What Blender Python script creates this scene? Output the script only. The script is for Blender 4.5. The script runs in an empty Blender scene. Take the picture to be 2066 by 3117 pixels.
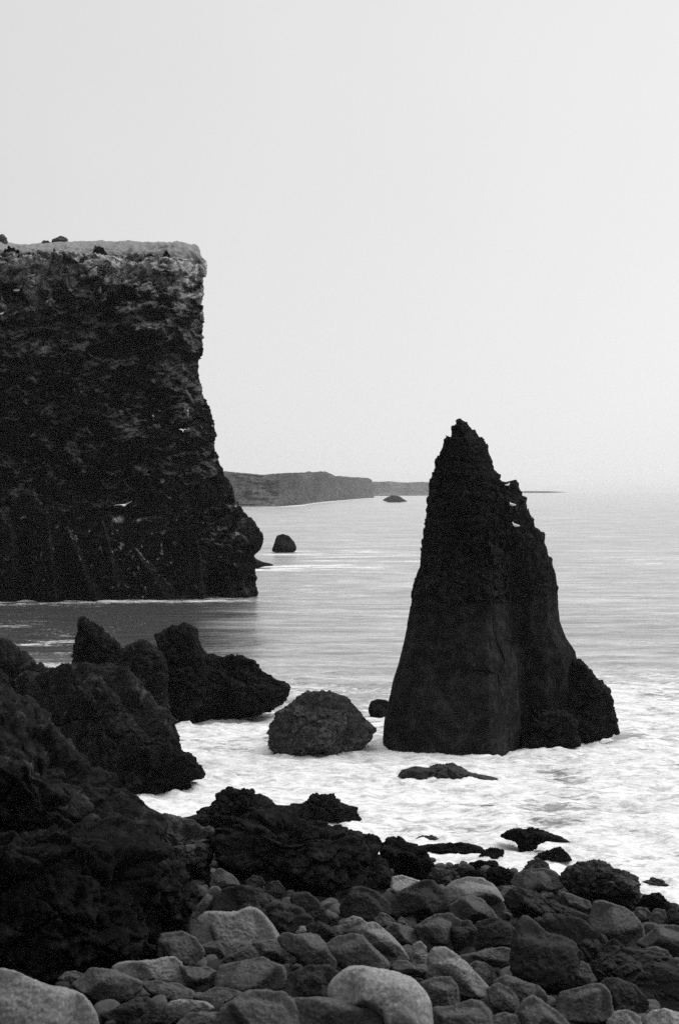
import bpy, math, random
import numpy as np
from mathutils import Vector
# ------------------------------------------------------------------ basics
C = bpy.context.scene.collection
S = bpy.context.scene
H = 8.0                    # eye height above the sea
F, CX, HY = 4329.0, 1033.0, 1498.8
rng = np.random.default_rng(7)
D2P = 2066 / 1568.0
def d2p(pts): return [(x * D2P, y * D2P) for x, y in pts]
Z = {1: (0, 2517), 2: (500, 2517), 3: (1000, 2517), 4: (1282, 2517), 5: (0, 1917), 6: (400, 2200)}
def zp(k, pts): ox, oy = Z[k]; return [(ox + u / 2, oy + v / 2) for u, v in pts]
def W(px, py, Y): return np.array([(px - CX) / F * Y, Y, H - (py - HY) / F * Y])

# ------------------------------------------------------------------ noise (numpy gradient noise)
_perm = np.random.default_rng(3).permutation(256)
_perm = np.concatenate([_perm, _perm, _perm])
_g = np.random.default_rng(4).normal(size=(256, 3)); _g /= np.linalg.norm(_g, axis=1)[:, None]
def pnoise(p):
    i = np.floor(p).astype(np.int64); f = p - i; i &= 255
    u = f * f * f * (f * (f * 6 - 15) + 10)
    out = 0
    for dx in (0, 1):
        for dy in (0, 1):
            for dz in (0, 1):
                h = _perm[_perm[_perm[i[:, 0] + dx] + ((i[:, 1] + dy) & 255)] + ((i[:, 2] + dz) & 255)]
                g = _g[h]
                v = g[:, 0] * (f[:, 0] - dx) + g[:, 1] * (f[:, 1] - dy) + g[:, 2] * (f[:, 2] - dz)
                w = (u[:, 0] if dx else 1 - u[:, 0]) * (u[:, 1] if dy else 1 - u[:, 1]) * (u[:, 2] if dz else 1 - u[:, 2])
                out = out + w * v
    return out * 1.6
def fbm(p, octv=4, gain=.5, lac=2.03, ridged=False):
    a, s, t = 1., 0, 0
    for k in range(octv):
        n = pnoise(p * lac ** k + 17.3 * k)
        if ridged: n = 1 - 2 * np.abs(n)
        s = s + a * n; t += a; a *= gain
    return s / t
def worley(p, seed=0):
    """distance to the nearest scattered point (about 0..1) and that cell's own random number"""
    p = p + seed * 13.7
    i = np.floor(p).astype(np.int64); f = p - i
    best = np.full(len(p), 9.); rnd = np.zeros(len(p))
    for dx in (-1, 0, 1):
        for dy in (-1, 0, 1):
            for dz in (-1, 0, 1):
                h = _perm[_perm[_perm[(i[:, 0] + dx) & 255] + ((i[:, 1] + dy) & 255)] + ((i[:, 2] + dz) & 255)]
                j = _g[h] * .5 + .5
                d = (dx + j[:, 0] - f[:, 0]) ** 2 + (dy + j[:, 1] - f[:, 1]) ** 2 + (dz + j[:, 2] - f[:, 2]) ** 2
                m = d < best; best = np.where(m, d, best); rnd = np.where(m, h / 255., rnd)
    return np.sqrt(best), rnd
def facet(p, seed=0):
    """angular blocks: every cell is a tilted plane, with a sharp break where cells meet; second value: 1 in the cracks"""
    p = p + seed * 13.7
    i = np.floor(p).astype(np.int64); f = p - i
    b1 = np.full(len(p), 9.); b2 = np.full(len(p), 9.); val = np.zeros(len(p))
    for dx in (-1, 0, 1):
        for dy in (-1, 0, 1):
            for dz in (-1, 0, 1):
                h = _perm[_perm[_perm[(i[:, 0] + dx) & 255] + ((i[:, 1] + dy) & 255)] + ((i[:, 2] + dz) & 255)]
                j = _g[h] * .5 + .5; t = _g[(h + 91) & 255]
                o = f - np.stack([dx + j[:, 0], dy + j[:, 1], dz + j[:, 2]], 1)
                d = (o ** 2).sum(1); m = d < b1
                b2 = np.where(m, b1, np.minimum(b2, d)); b1 = np.where(m, d, b1)
                val = np.where(m, (o * t).sum(1) * 1.1 + .55 * (h / 255. - .5), val)
    return val, 1 - sstep(0, .09, np.sqrt(b2) - np.sqrt(b1))
def crag(X, k=1.):
    """metres of relief of broken lava: blocks, fragments, cracks and grit; k scales it down for small rocks"""
    q = X / k
    w = np.stack([fbm(q * .9 + 30, 3), fbm(q * .9 + 60, 3), fbm(q * .9 + 90, 3)], 1) * .45
    a1, c1 = facet((q + w) * np.array([.6, .6, .9])); a2, c2 = facet((q + .5 * w) * np.array([1.7, 1.7, 2.4]), 1); a3, c3 = facet((q + .2 * w) * 4.6, 2)
    return k * (.40 * fbm(q * .5 + 7, 3) + .20 * a1 + .12 * a2 + .055 * a3 - .09 * c1 - .05 * c2 - .02 * c3 + .16 * fbm(q * 1.9 + 3, 3, .6) + .07 * fbm(q * 8, 4, .6))
def sstep(a, b, x):
    t = np.clip((x - a) / (b - a), 0, 1); return t * t * (3 - 2 * t)

# ------------------------------------------------------------------ objects
def props(o, label=None, cat=None, group=None, kind=None):
    if label: o['label'] = label
    if cat: o['category'] = cat
    if group: o['group'] = group
    if kind: o['kind'] = kind
    return o
def mesh_obj(name, V, faces, mat, loc=(0, 0, 0), parent=None, smooth=True, attr=None):
    me = bpy.data.meshes.new(name)
    V = np.asarray(V, dtype=np.float64) - np.array(loc)
    fa = faces
    if isinstance(fa, np.ndarray):
        n, k = fa.shape
        me.vertices.add(len(V)); me.vertices.foreach_set('co', V.astype(np.float32).ravel())
        me.loops.add(n * k); me.loops.foreach_set('vertex_index', fa.astype(np.int32).ravel())
        me.polygons.add(n)
        me.polygons.foreach_set('loop_start', np.arange(0, n * k, k, dtype=np.int32))
        me.polygons.foreach_set('loop_total', np.full(n, k, dtype=np.int32))
        me.update(calc_edges=True); me.validate()
    else:
        me.from_pydata([tuple(v) for v in V], [], [tuple(f) for f in faces]); me.update()
    if smooth: me.polygons.foreach_set('use_smooth', np.ones(len(me.polygons), dtype=bool))
    if attr:
        for an, av in attr.items():
            a = me.attributes.new(an, 'FLOAT', 'POINT'); a.data.foreach_set('value', np.asarray(av, dtype=np.float32))
    me.materials.append(mat)
    o = bpy.data.objects.new(name, me); C.objects.link(o)
    if parent is not None:
        o.parent = parent
    else:
        o.location = loc
    return o
def empty(name, loc):
    o = bpy.data.objects.new(name, None); o.empty_display_size = .3; o.location = loc; C.objects.link(o); return o
def grid_faces(nu, nv, wrap=False):
    cu = nu if wrap else nu - 1
    i = np.arange(cu); j = np.arange(nv - 1)
    I, J = np.meshgrid(i, j, indexing='xy'); I = I.ravel(); J = J.ravel(); I2 = (I + 1) % nu
    return np.stack([J * nu + I, J * nu + I2, (J + 1) * nu + I2, (J + 1) * nu + I], 1)

# ------------------------------------------------------------------ materials (all grey: the photograph is black and white)
def newmat(name):
    m = bpy.data.materials.new(name); m.use_nodes = True
    nt = m.node_tree; return m, nt, nt.nodes, nt.links, nt.nodes['Principled BSDF']
def G(v): return (v, v, v, 1)
def noise_node(nt, vec, scale, detail=6, rough=.6, dist=0., typ='FBM'):
    n = nt.nodes.new('ShaderNodeTexNoise'); n.inputs['Scale'].default_value = scale
    n.inputs['Detail'].default_value = detail; n.inputs['Roughness'].default_value = rough
    n.inputs['Distortion'].default_value = dist
    if vec: nt.links.new(vec, n.inputs['Vector'])
    return n
def ramp(nt, fac, stops):
    r = nt.nodes.new('ShaderNodeValToRGB'); e = r.color_ramp.elements
    while len(e) < len(stops): e.new(.5)
    for el, (p, v) in zip(e, stops): el.position = p; el.color = G(v)
    nt.links.new(fac, r.inputs['Fac']); return r
def mathn(nt, op, a, b=None, clamp=False):
    n = nt.nodes.new('ShaderNodeMath'); n.operation = op; n.use_clamp = clamp
    for k, x in enumerate((a, b)):
        if x is None: continue
        if isinstance(x, (int, float)): n.inputs[k].default_value = x
        else: nt.links.new(x, n.inputs[k])
    return n.outputs[0]
def mixc(nt, fac, a, b, bt='MIX'):
    n = nt.nodes.new('ShaderNodeMix'); n.data_type = 'RGBA'; n.blend_type = bt
    if isinstance(fac, (int, float)): n.inputs[0].default_value = fac
    else: nt.links.new(fac, n.inputs[0])
    for k, x in ((6, a), (7, b)):
        if isinstance(x, tuple): n.inputs[k].default_value = x
        else: nt.links.new(x, n.inputs[k])
    return n.outputs[2]
def bump(nt, h, strength, dist, normal=None):
    b = nt.nodes.new('ShaderNodeBump'); b.inputs['Strength'].default_value = strength; b.inputs['Distance'].default_value = dist
    nt.links.new(h, b.inputs['Height'])
    if normal: nt.links.new(normal, b.inputs['Normal'])
    return b.outputs[0]
def coord(nt):
    return nt.nodes.new('ShaderNodeTexCoord').outputs['Object']

def rock_mat(name, lo, hi, scale=1., bumpd=.04, bstr=.8, spots=None, rough=.85, spec=.25, pits=False, lichen=0., fs=6.5, fk=1., ym=1.):
    m, nt, N, L, P = newmat(name)
    v = coord(nt)
    if ym != 1:
        mp_ = N.new('ShaderNodeMapping'); mp_.inputs['Scale'].default_value = (1, ym, 1); L.new(v, mp_.inputs['Vector']); v = mp_.outputs[0]
    big = noise_node(nt, v, .55 * scale, 5, .62, .6)
    fine = noise_node(nt, v, fs * scale, 8, .7, .3)
    col = ramp(nt, big.outputs['Fac'], [(.3, lo), (.55, (lo + hi) / 2), (.72, hi)])
    fcol = ramp(nt, fine.outputs['Fac'], [(.32, 1 - .65 * fk), (.5, 1 - .1 * fk), (.68, 1 + 1.2 * fk)])
    c = mixc(nt, 1., col.outputs[0], fcol.outputs[0], 'MULTIPLY')
    if spots:
        sn = noise_node(nt, v, spots[0], 4, .55, .5)
        sf = ramp(nt, sn.outputs['Fac'], [(spots[1], 0), (spots[1] + .05, 1)])
        c = mixc(nt, sf.outputs[0], c, G(spots[2]))
    if lichen:
        ln = noise_node(nt, v, 2.2 * scale, 9, .72, .8)
        lf = ramp(nt, ln.outputs['Fac'], [(.56, 0), (.68, 1)])
        c = mixc(nt, lf.outputs[0], c, G(lichen))
    L.new(c, P.inputs['Base Color'])
    P.inputs['Roughness'].default_value = rough; P.inputs['Specular IOR Level'].default_value = spec
    bh = noise_node(nt, v, 9 * scale, 9, .68, .4)
    hh = bh.outputs['Fac']
    if pits:
        vo = N.new('ShaderNodeTexVoronoi'); vo.inputs['Scale'].default_value = 26 * scale; L.new(v, vo.inputs['Vector'])
        pr = ramp(nt, vo.outputs['Distance'], [(.1, 0), (.32, 1)])
        hh = mathn(nt, 'ADD', mathn(nt, 'MULTIPLY', hh, 1.), mathn(nt, 'MULTIPLY', pr.outputs[0], .25))
    L.new(bump(nt, hh, bstr, bumpd), P.inputs['Normal'])
    return m
M = {}
M['lava'] = rock_mat('black_lava', .006, .018, .8, .12, 1.0, spec=.05, lichen=.035)
M['lava_mid'] = rock_mat('rough_lava', .008, .026, .9, .10, 1.0, spec=.05, lichen=.075)
M['lava_pale'] = rock_mat('weathered_lava', .03, .08, 1.1, .08, 1.0, spec=.06, lichen=.10)
M['speckled'] = rock_mat('speckled_lava', .022, .085, 1.0, .06, .9, spec=.06, lichen=.15)
M['tuff'] = rock_mat('smooth_tuff', .009, .026, .45, .06, .9, spec=.04)
M['wet'] = rock_mat('wet_lava', .010, .02, 1.5, .06, 1.0, rough=.55, spec=.3)
M['b_dark'] = rock_mat('dark_boulder', .018, .042, 1.4, .02, .6, spec=.07, pits=True, fs=24., fk=.55)
M['b_mid'] = rock_mat('grey_boulder', .046, .10, 1.4, .015, .55, spec=.07, pits=True, fs=24., fk=.55)
M['b_pale'] = rock_mat('pale_boulder', .12, .20, 1.4, .012, .5, spec=.07, pits=True, fs=24., fk=.55)
M['b_light'] = rock_mat('light_boulder', .17, .26, 1.4, .012, .5, spec=.07, pits=True, fs=24., fk=.55)
M['pebble'] = rock_mat('beach_gravel', .004, .010, 3., .06, 1., spec=.04)

# ------------------------------------------------------------------ beach ground
def shore(X):
    X = np.asarray(X, float)
    return np.interp(X, [-3, 1.5, 3.2, 4.7, 6.6, 9], [32., 31.4, 30.6, 29.6, 27.6, 26.])
def gz(X, Y): return .175 * (shore(X) - Y)
def ground_Y(px, py):
    k = (py - HY) / F; a = (px - CX) / F
    Ys = np.arange(9, 140, .02); z = H - k * Ys
    g = np.maximum(gz(a * Ys, Ys), 0)
    ok = np.where(z <= g)[0]
    return Ys[ok[0]] if len(ok) else 140.

# ------------------------------------------------------------------ rocks traced from their outline, grown to real depth
_ico = {}
def ico(n):
    if n not in _ico:
        import bmesh
        bm = bmesh.new(); bmesh.ops.create_icosphere(bm, subdivisions=n, radius=1)
        V = np.array([v.co[:] for v in bm.verts]); Fc = np.array([[v.index for v in f.verts] for f in bm.faces]); bm.free()
        _ico[n] = (V / np.linalg.norm(V, axis=1)[:, None], Fc)
    return _ico[n]
OUT = []    # outlines already built: (polygon, near distance)
def radial(poly, c, n=360):
    P_ = np.array(poly, float) - c
    A, B = P_, np.roll(P_, -1, 0)
    R = np.zeros(n)
    for k in range(n):
        th = 2 * math.pi * k / n; d = np.array([math.cos(th), math.sin(th)])
        e = B - A
        den = d[0] * e[:, 1] - d[1] * e[:, 0]
        den = np.where(np.abs(den) < 1e-9, 1e-9, den)
        t = (A[:, 0] * e[:, 1] - A[:, 1] * e[:, 0]) / den
        s = (A[:, 0] * d[1] - A[:, 1] * d[0]) / den
        ok = (t > 0) & (s >= -1e-6) & (s <= 1 + 1e-6)
        R[k] = t[ok].max() if ok.any() else np.nan
    if np.isnan(R).any():
        i = np.arange(n); g = ~np.isnan(R); R = np.interp(i, i[g], R[g], period=n)
    return R
def outline_rock(name, poly, mat, Y=None, depth=.8, p=2.4, planes=4, rough=.03, freq=2.5, octv=5, res=5, sm=5, seed=0,
                 cen=None, parent=None, base=None, ridged=False, back=.6, big=.06, dmin=.6, strata=0., craggy=0., q=17.):
    poly = np.array(poly, float); r_ = np.random.default_rng(seed + 11)
    lo, hi = poly.min(0), poly.max(0)
    if cen is None:
        A, B = poly, np.roll(poly, -1, 0); cr = A[:, 0] * B[:, 1] - A[:, 1] * B[:, 0]
        cen = ((A + B) * cr[:, None]).sum(0) / (3 * cr.sum())
    cen = np.array(cen, float)
    if Y is None: Y = ground_Y(cen[0], base if base else hi[1])
    R = radial(poly, cen)
    if sm:
        k = np.exp(-.5 * (np.arange(-3 * sm, 3 * sm + 1) / sm) ** 2); k /= k.sum()
        R = np.convolve(np.concatenate([R[-3 * sm:], R, R[:3 * sm]]), k, 'valid')
    wpx, hpx = hi - lo
    Dd = depth * min(max(wpx, dmin * hpx), 1.6 * hpx) / 2 / F * Y
    Yc = Y + Dd * back
    Cw = W(cen[0], cen[1], Yc)
    eye = np.array([0, 0, H]); fw = Cw - eye; dist = np.linalg.norm(fw); fw = fw / dist
    rt = np.cross(fw, [0, 0, 1]); rt /= np.linalg.norm(rt); up = np.cross(rt, fw)
    def toplane(q):
        d = np.array([(q[0] - CX) / F, 1, -(q[1] - HY) / F]); t = dist / d.dot(fw); w = eye + d * t - Cw
        return w.dot(rt), w.dot(up)
    n = len(R); th = 2 * math.pi * np.arange(n) / n
    PW = np.array([toplane((cen[0] + R[k] * math.cos(th[k]), cen[1] + R[k] * math.sin(th[k]))) for k in range(n)])
    ang = np.arctan2(PW[:, 1], PW[:, 0]); rad = np.hypot(PW[:, 0], PW[:, 1]); o = np.argsort(ang); ang, rad = ang[o], rad[o]
    V, Fc = ico(res)
    a, b, c = V[:, 0], V[:, 1], V[:, 2]
    Rv = np.interp(np.arctan2(b, a), ang, rad, period=2 * math.pi); s = np.hypot(a, b)
    t = ((s / Rv) ** p + (np.abs(c) / Dd) ** p) ** (-1 / p)
    if planes:
        acc = t ** -q; fade = np.clip(np.abs(c) * 1.8, 0, 1)
        rm = rad.mean()
        for k in range(planes):
            nn = r_.normal(size=3); nn[2] = abs(nn[2]) * .9 + .3; nn[1] += .3
            if k % 3 == 2: nn[2] = -nn[2]
            nn /= np.linalg.norm(nn)
            sup = (V * t[:, None] @ nn).max()
            acc = acc + (np.maximum(V @ nn / (sup * r_.uniform(.58, .86)), 0) * fade) ** q
        t = acc ** (-1 / q)
    X = Cw + (V * t[:, None]) @ np.stack([rt, up, -fw])
    size = 2 * rad.mean()
    dirs = V @ np.stack([rt, up, -fw])
    so = r_.uniform(0, 50, 3)
    nz = big * size * fbm(X / size * 1.7 + so, 2) + rough * size * fbm(X * freq / size * 2 + so, octv, .55, ridged=ridged)
    if craggy:
        cg = crag(X, craggy); nz = nz + cg - np.percentile(cg, 48)
    if strata:
        nz = nz + strata * size * fbm(np.stack([X[:, 0] * .5, X[:, 1] * .5, X[:, 2] * 5], 1) / size * 3 + so, 3)
    X = X + dirs * nz[:, None]
    OUT.append((poly, Y))
    if parent is None:
        loc = (Cw[0], Cw[1], X[:, 2].min() + .25 * (X[:, 2].max() - X[:, 2].min()))
        return mesh_obj(name, X, Fc, mat, loc)
    return mesh_obj(name, X, Fc, mat, parent.location, parent)

# ================================================================== SEA CLIFF
def build_cliff():
    Fd = 3286.0
    def Xd(xd, Y): return (xd - 784) / Fd * Y
    prof = np.array([(466, 585), (469, 640), (471, 720), (467, 765), (471, 790), (466, 815), (460, 845), (464, 880), (468, 915), (484, 942),
                     (492, 975), (491, 1045), (509, 1080), (528, 1115), (545, 1150), (562, 1180), (584, 1215), (600, 1235), (604, 1255), (598, 1272),
                     (583, 1283), (586, 1300), (590, 1325), (594, 1350), (595, 1372), (596, 1440)], float)
    skyx = np.array([-700, -80, -20, 0, 20, 45, 100, 140, 200, 300, 400, 440, 458, 468.]); skyy = np.array([545, 540, 545, 549, 559, 563, 561, 556, 557, 557, 561, 565, 573, 585.])
    Yc = 111.0
    zt = lambda yd, Y: H - (yd - 1137.5) / Fd * Y
    # plan of the foot of the cliff (X, Y) from far left along the front to the corner and round the back
    plan = np.array([(-85, 104), (-60, 101), (-40, 103), (-25, 106.5), (-17, 108), (-11.5, 109), (-8.2, 110), (-6.45, 111.2), (-6.9, 113.2), (-10, 119), (-18, 130), (-32, 142), (-60, 150), (-90, 150)])
    dl = np.concatenate([[0], np.cumsum(np.hypot(*np.diff(plan, axis=0).T))])
    ucorner = dl[7]
    # denser sampling along the visible front
    us = np.concatenate([np.linspace(0, dl[2], 30, endpoint=False), np.linspace(dl[2], ucorner + 3, 470, endpoint=False), np.linspace(ucorner + 3, dl[-1], 60)])
    px = np.interp(us, dl, plan[:, 0]); py = np.interp(us, dl, plan[:, 1])
    k = np.hanning(9); k /= k.sum()
    px = np.convolve(np.pad(px, 4, 'edge'), k, 'valid'); py = np.convolve(np.pad(py, 4, 'edge'), k, 'valid')
    nu = len(us)
    wgt = sstep(dl[2], ucorner, us) * (1 - .5 * sstep(ucorner + 5, dl[-1], us))
    nv = 430
    zs = np.linspace(-1.2, 26.5, nv)
    VV = []
    ypr = np.interp(zs, zt(prof[::-1, 1], Yc), prof[::-1, 0])
    for j, z in enumerate(zs):
        dx = (ypr[j] - 595) / Fd * Yc
        lean = 3.2 * (max(z, 0) / 25) ** .8
        VV.append(np.stack([px + wgt * dx, py + lean * (1 - .3 * wgt), np.full(nu, z)], 1))
    V = np.concatenate(VV)
    # buttresses and the cave at the foot, given where they stand on the face
    xd = V[:, 0] / V[:, 1] * Fd + 784; yd = 1137.5 + (H - V[:, 2]) / V[:, 1] * Fd
    push = np.zeros(len(V))
    for ax, ay, x0, x1, yb, amp in ((112, 1195, 72, 150, 1365, 1.6), (155, 1210, 140, 230, 1350, 1.3), (235, 1190, 215, 290, 1350, .9), (300, 1250, 270, 420, 1375, 1.0),
                                    (20, 1180, -60, 75, 1370, .8), (440, 1180, 410, 480, 1370, .7), (545, 1290, 505, 580, 1372, .3)):
        t = np.clip((yd - ay) / (yb - ay), 0, 1.2)
        l = ax + (x0 - ax) * t; r = ax + (x1 - ax) * t; m = l + (r - l) * .72
        tent = np.clip(np.minimum((xd - l) / np.maximum(m - l, 1), (r - xd) / np.maximum(r - m, 1)), 0, 1)
        push += 2.1 * amp * tent * (t > 0) * np.minimum(1, t * 3)
    push -= 2.2 * np.exp(-(((xd - 500) / 17) ** 4)) * sstep(1290, 1330, yd)
    push -= 1.3 * np.exp(-(((xd - 55) / 12) ** 2)) * sstep(1180, 1260, yd)
    ledge = np.exp(-(((yd - 745 - .06 * xd) / 14) ** 2)) * sstep(120, 200, xd) * (1 - sstep(330, 420, xd))
    push += .8 * ledge
    up = sstep(.0, 1.0, (1200 - yd) / 500)
    n1 = fbm(V * np.array([.09, .09, .06]) + 3, 4)
    n2 = fbm(V * np.array([.35, .35, .5]) + 9, 5, .55, ridged=True)
    n3 = fbm(V * np.array([1.4, 1.4, 1.9]) + 5, 5, .6)
    cw = .5 * n2[:, None]
    a1, k1 = facet(V * np.array([.20, .20, .15]) + cw * .5, 6); a2, k2 = facet(V * np.array([.55, .55, .95]) + cw, 7); a3, k3 = facet(V * np.array([1.5, 1.5, 2.4]) + cw, 8)
    calm = 1 - .6 * sstep(1150, 1230, yd) * (1 - sstep(430, 520, xd))
    disp = (.6 + .4 * up) * calm * (1.5 * a1 + .7 * a2 + .32 * a3 - .3 * k1 - .15 * k2) + 1.4 * n1 + (.25 + .5 * up) * n2 + (.18 + .28 * up) * n3
    nrm = np.stack([np.gradient(py), -np.gradient(px)], 1); nrm /= np.linalg.norm(nrm, axis=1)[:, None]
    out = np.tile(nrm, (nv, 1))
    # outward from the rock: towards the sea in front, to the right at the corner
    out = np.where((out[:, 1] > 0)[:, None] & (np.tile(us, nv) < ucorner)[:, None], -out, out)
    side = sstep(ucorner - 4, ucorner + 1, np.tile(us, nv))
    amt = push + disp * (1 - .62 * side) * (1 - .6 * side * sstep(22, 25.5, V[:, 2]))
    V[:, 0] += out[:, 0] * amt; V[:, 1] += out[:, 1] * amt
    V[:, 2] += .25 * n3 * sstep(0, 2, V[:, 2])
    root = empty('sea_cliff', (-25, 115, 0))
    pale = np.zeros(len(V))
    for x0, y0, rx, ry, a in ((300, 745, 45, 14, 1.), (245, 748, 22, 10, .8), (325, 765, 22, 14, .7), (95, 808, 34, 30, 1.), (190, 775, 50, 14, .7), (75, 690, 40, 30, .6), (380, 660, 40, 22, .9), (430, 685, 22, 14, .8),
                              (255, 1122, 24, 9, 1.), (275, 1200, 14, 8, 1.), (315, 1203, 16, 8, .8), (150, 1075, 26, 10, .8), (360, 985, 26, 16, .6), (455, 930, 22, 12, .7), (225, 785, 10, 8, 1.), (20, 985, 40, 50, .5), (180, 905, 14, 10, .9), (120, 620, 150, 22, .7), (300, 605, 150, 16, .9)):
        pale += a * np.exp(-((xd - x0) / rx) ** 2 - ((yd - y0) / ry) ** 2)
    mesh_obj('rock_face', V, grid_faces(nu, nv), M['cliff'], root.location, root, attr={'pale': pale})
    # turf: climbs back from the brink to the skyline, then runs level inland
    rimz = np.tile(.9 * fbm(np.stack([px * .25, py * .25, 0 * px], 1), 4, .6) + .5 * fbm(np.stack([px * 1.1, py * 1.1, 0 * px], 1), 3, .6), nv)
    rimz = np.clip(rimz, -.5, .22)
    V[:, 2] += rimz * sstep(18, 26.5, np.repeat(zs, nu)) * 2.6
    brink = V[-nu:].copy()
    kg = np.hanning(61); kg /= kg.sum()
    soft = np.stack([np.convolve(np.pad(brink[:, c_], 30, 'edge'), kg, 'valid') for c_ in range(3)], 1)
    rows = [brink.copy()]
    nt_ = 90
    inland = np.stack([np.interp(us, dl, [-85, -62, -44, -30, -22, -17, -14.2, -12.7, -13.0, -15, -22, -36, -62, -90]), np.full(nu, 128.0) - 6 * sstep(dl[3], ucorner, us) + 0 * us], 1)
    T = np.linspace(0, 1, nt_) ** 1.2
    bx = brink[:, 0] / brink[:, 1] * Fd + 784
    # a smooth brink to aim at, so every column of turf reaches its own skyline height
    for t in T[1:]:
        q = brink.copy()
        e_ = soft + (brink - soft) * (1 - min(1, t * 7)); q[:] = e_
        q[:, :2] = e_[:, :2] * (1 - t) + inland * t
        yd_s = np.interp(q[:, 0] / q[:, 1] * Fd + 784, skyx, skyy)
        zsk = zt(yd_s, np.minimum(q[:, 1], 117.5))
        q[:, 2] = e_[:, 2] + (zsk - e_[:, 2]) * (1 - (1 - min(1, t / .5)) ** (1.5 + 3.5 * sstep(dl[5], ucorner, us)))
        rows.append(q)
    TV = np.concatenate(rows)
    w = np.repeat(np.concatenate([[0], T[1:]]), nu)
    nn = fbm(TV * .5 + 2, 5, .55); hum = np.maximum(fbm(TV * np.array([.9, .9, .4]) + 31, 4, .6), 0)
    TV[:, 2] += (.40 * nn + .45 * hum + .30 * fbm(TV * 1.6, 4, .6)) * np.clip(w * 6, 0, 1) * (1 - sstep(.3, .45, w) * .6)
    mesh_obj('turf_cap', TV, grid_faces(nu, len(rows)), M['turf'], root.location, root)
    for kk, (xm, ym, wm, hm, Ym) in enumerate(((2, 556, 34, 16, 116), (108, 560, 24, 7, 118), (139, 553, 40, 9, 118), (232, 575, 26, 3, 114))):
        pl = d2p([(xm + wm / 2 * math.cos(a), ym + 3 - hm * math.sin(a) * (1 if math.sin(a) > 0 else 1.6)) for a in np.linspace(0, 2 * math.pi, 14, endpoint=False)])
        outline_rock('tussock', pl, M['tussock'], Y=Ym, depth=.9, p=2., planes=2, rough=.05, craggy=.35, res=5, seed=90 + kk, parent=root, sm=3)
    props(root, 'massive black sea cliff with pale grass on its flat top and a sheer right-hand corner', 'sea cliff')
    return root
def cliff_mats():
    m, nt, N, L, P = newmat('cliff_rock')
    v = coord(nt)
    geo = N.new('ShaderNodeNewGeometry'); sep = N.new('ShaderNodeSeparateXYZ'); L.new(geo.outputs['Position'], sep.inputs[0])
    big = noise_node(nt, v, .16, 6, .65, 1.); col = ramp(nt, big.outputs['Fac'], [(.32, .005), (.52, .009), (.70, .017)])
    fine = noise_node(nt, v, 2.6, 8, .72, .4); fc = ramp(nt, fine.outputs['Fac'], [(.3, .4), (.5, .9), (.72, 2.1)])
    c = mixc(nt, 1., col.outputs[0], fc.outputs[0], 'MULTIPLY')
    # pale ash and thin grass caught on ledges, thickening towards the top
    g = noise_node(nt, v, .42, 8, .68, 1.2)
    hgt = mathn(nt, 'MULTIPLY', mathn(nt, 'SUBTRACT', sep.outputs['Z'], 5.), .0072)
    up = N.new('ShaderNodeSeparateXYZ'); L.new(geo.outputs['Normal'], up.inputs[0])
    gg = mathn(nt, 'ADD', mathn(nt, 'ADD', g.outputs['Fac'], hgt), mathn(nt, 'MULTIPLY', up.outputs['Z'], .10))
    gf = ramp(nt, gg, [(.585, 0), (.76, 1)])
    c = mixc(nt, gf.outputs[0], c, mixc(nt, 1., G(.14), fc.outputs[0], 'MULTIPLY'))
    rim = mathn(nt, 'ADD', mathn(nt, 'MULTIPLY', mathn(nt, 'SUBTRACT', sep.outputs['Z'], 21.4), .17), mathn(nt, 'MULTIPLY', mathn(nt, 'SUBTRACT', g.outputs['Fac'], .5), 3.2))
    rf = ramp(nt, rim, [(.25, 0), (.8, 1)])
    c = mixc(nt, rf.outputs[0], c, mixc(nt, 1., G(.46), fc.outputs[0], 'MULTIPLY'))
    pa = N.new('ShaderNodeAttribute'); pa.attribute_name = 'pale'
    pn = noise_node(nt, v, .9, 8, .72, .8)
    pf = ramp(nt, mathn(nt, 'MULTIPLY', pa.outputs['Fac'], mathn(nt, 'MULTIPLY', mathn(nt, 'SUBTRACT', pn.outputs['Fac'], .33), 3.)), [(.22, 0), (.75, 1)])
    c = mixc(nt, pf.outputs[0], c, mixc(nt, 1., G(.42), fc.outputs[0], 'MULTIPLY'))
    # white droppings under the nesting ledges
    s1 = noise_node(nt, v, 1.5, 5, .6, .4); s2 = noise_node(nt, v, .14, 3, .5)
    sp = mathn(nt, 'ADD', s1.outputs['Fac'], mathn(nt, 'MULTIPLY', mathn(nt, 'SUBTRACT', s2.outputs['Fac'], .5), .55))
    sf = ramp(nt, sp, [(.70, 0), (.74, 1)])
    c = mixc(nt, sf.outputs[0], c, G(.45))
    L.new(c, P.inputs['Base Color']); P.inputs['Roughness'].default_value = .9; P.inputs['Specular IOR Level'].default_value = .04
    bh = noise_node(nt, v, 2.2, 10, .7, .5)
    L.new(bump(nt, bh.outputs['Fac'], 1., .45), P.inputs['Normal'])
    M['cliff'] = m
    m, nt, N, L, P = newmat('clifftop_turf')
    v = coord(nt)
    a = noise_node(nt, v, 1.1, 9, .7, .8); b = noise_node(nt, v, .35, 5, .6)
    geo = N.new('ShaderNodeNewGeometry'); sep = N.new('ShaderNodeSeparateXYZ'); L.new(geo.outputs['Position'], sep.inputs[0])
    hh = mathn(nt, 'ADD', mathn(nt, 'MULTIPLY', mathn(nt, 'SUBTRACT', sep.outputs['Z'], 27.3), .16), mathn(nt, 'ADD', a.outputs['Fac'], mathn(nt, 'MULTIPLY', mathn(nt, 'SUBTRACT', b.outputs['Fac'], .25), .8)))
    c = ramp(nt, hh, [(.40, .02), (.54, .10), (.74, .25)])
    L.new(c.outputs[0], P.inputs['Base Color']); P.inputs['Roughness'].default_value = 1.; P.inputs['Specular IOR Level'].default_value = 0.05
    f = noise_node(nt, v, 7, 8, .7)
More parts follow.
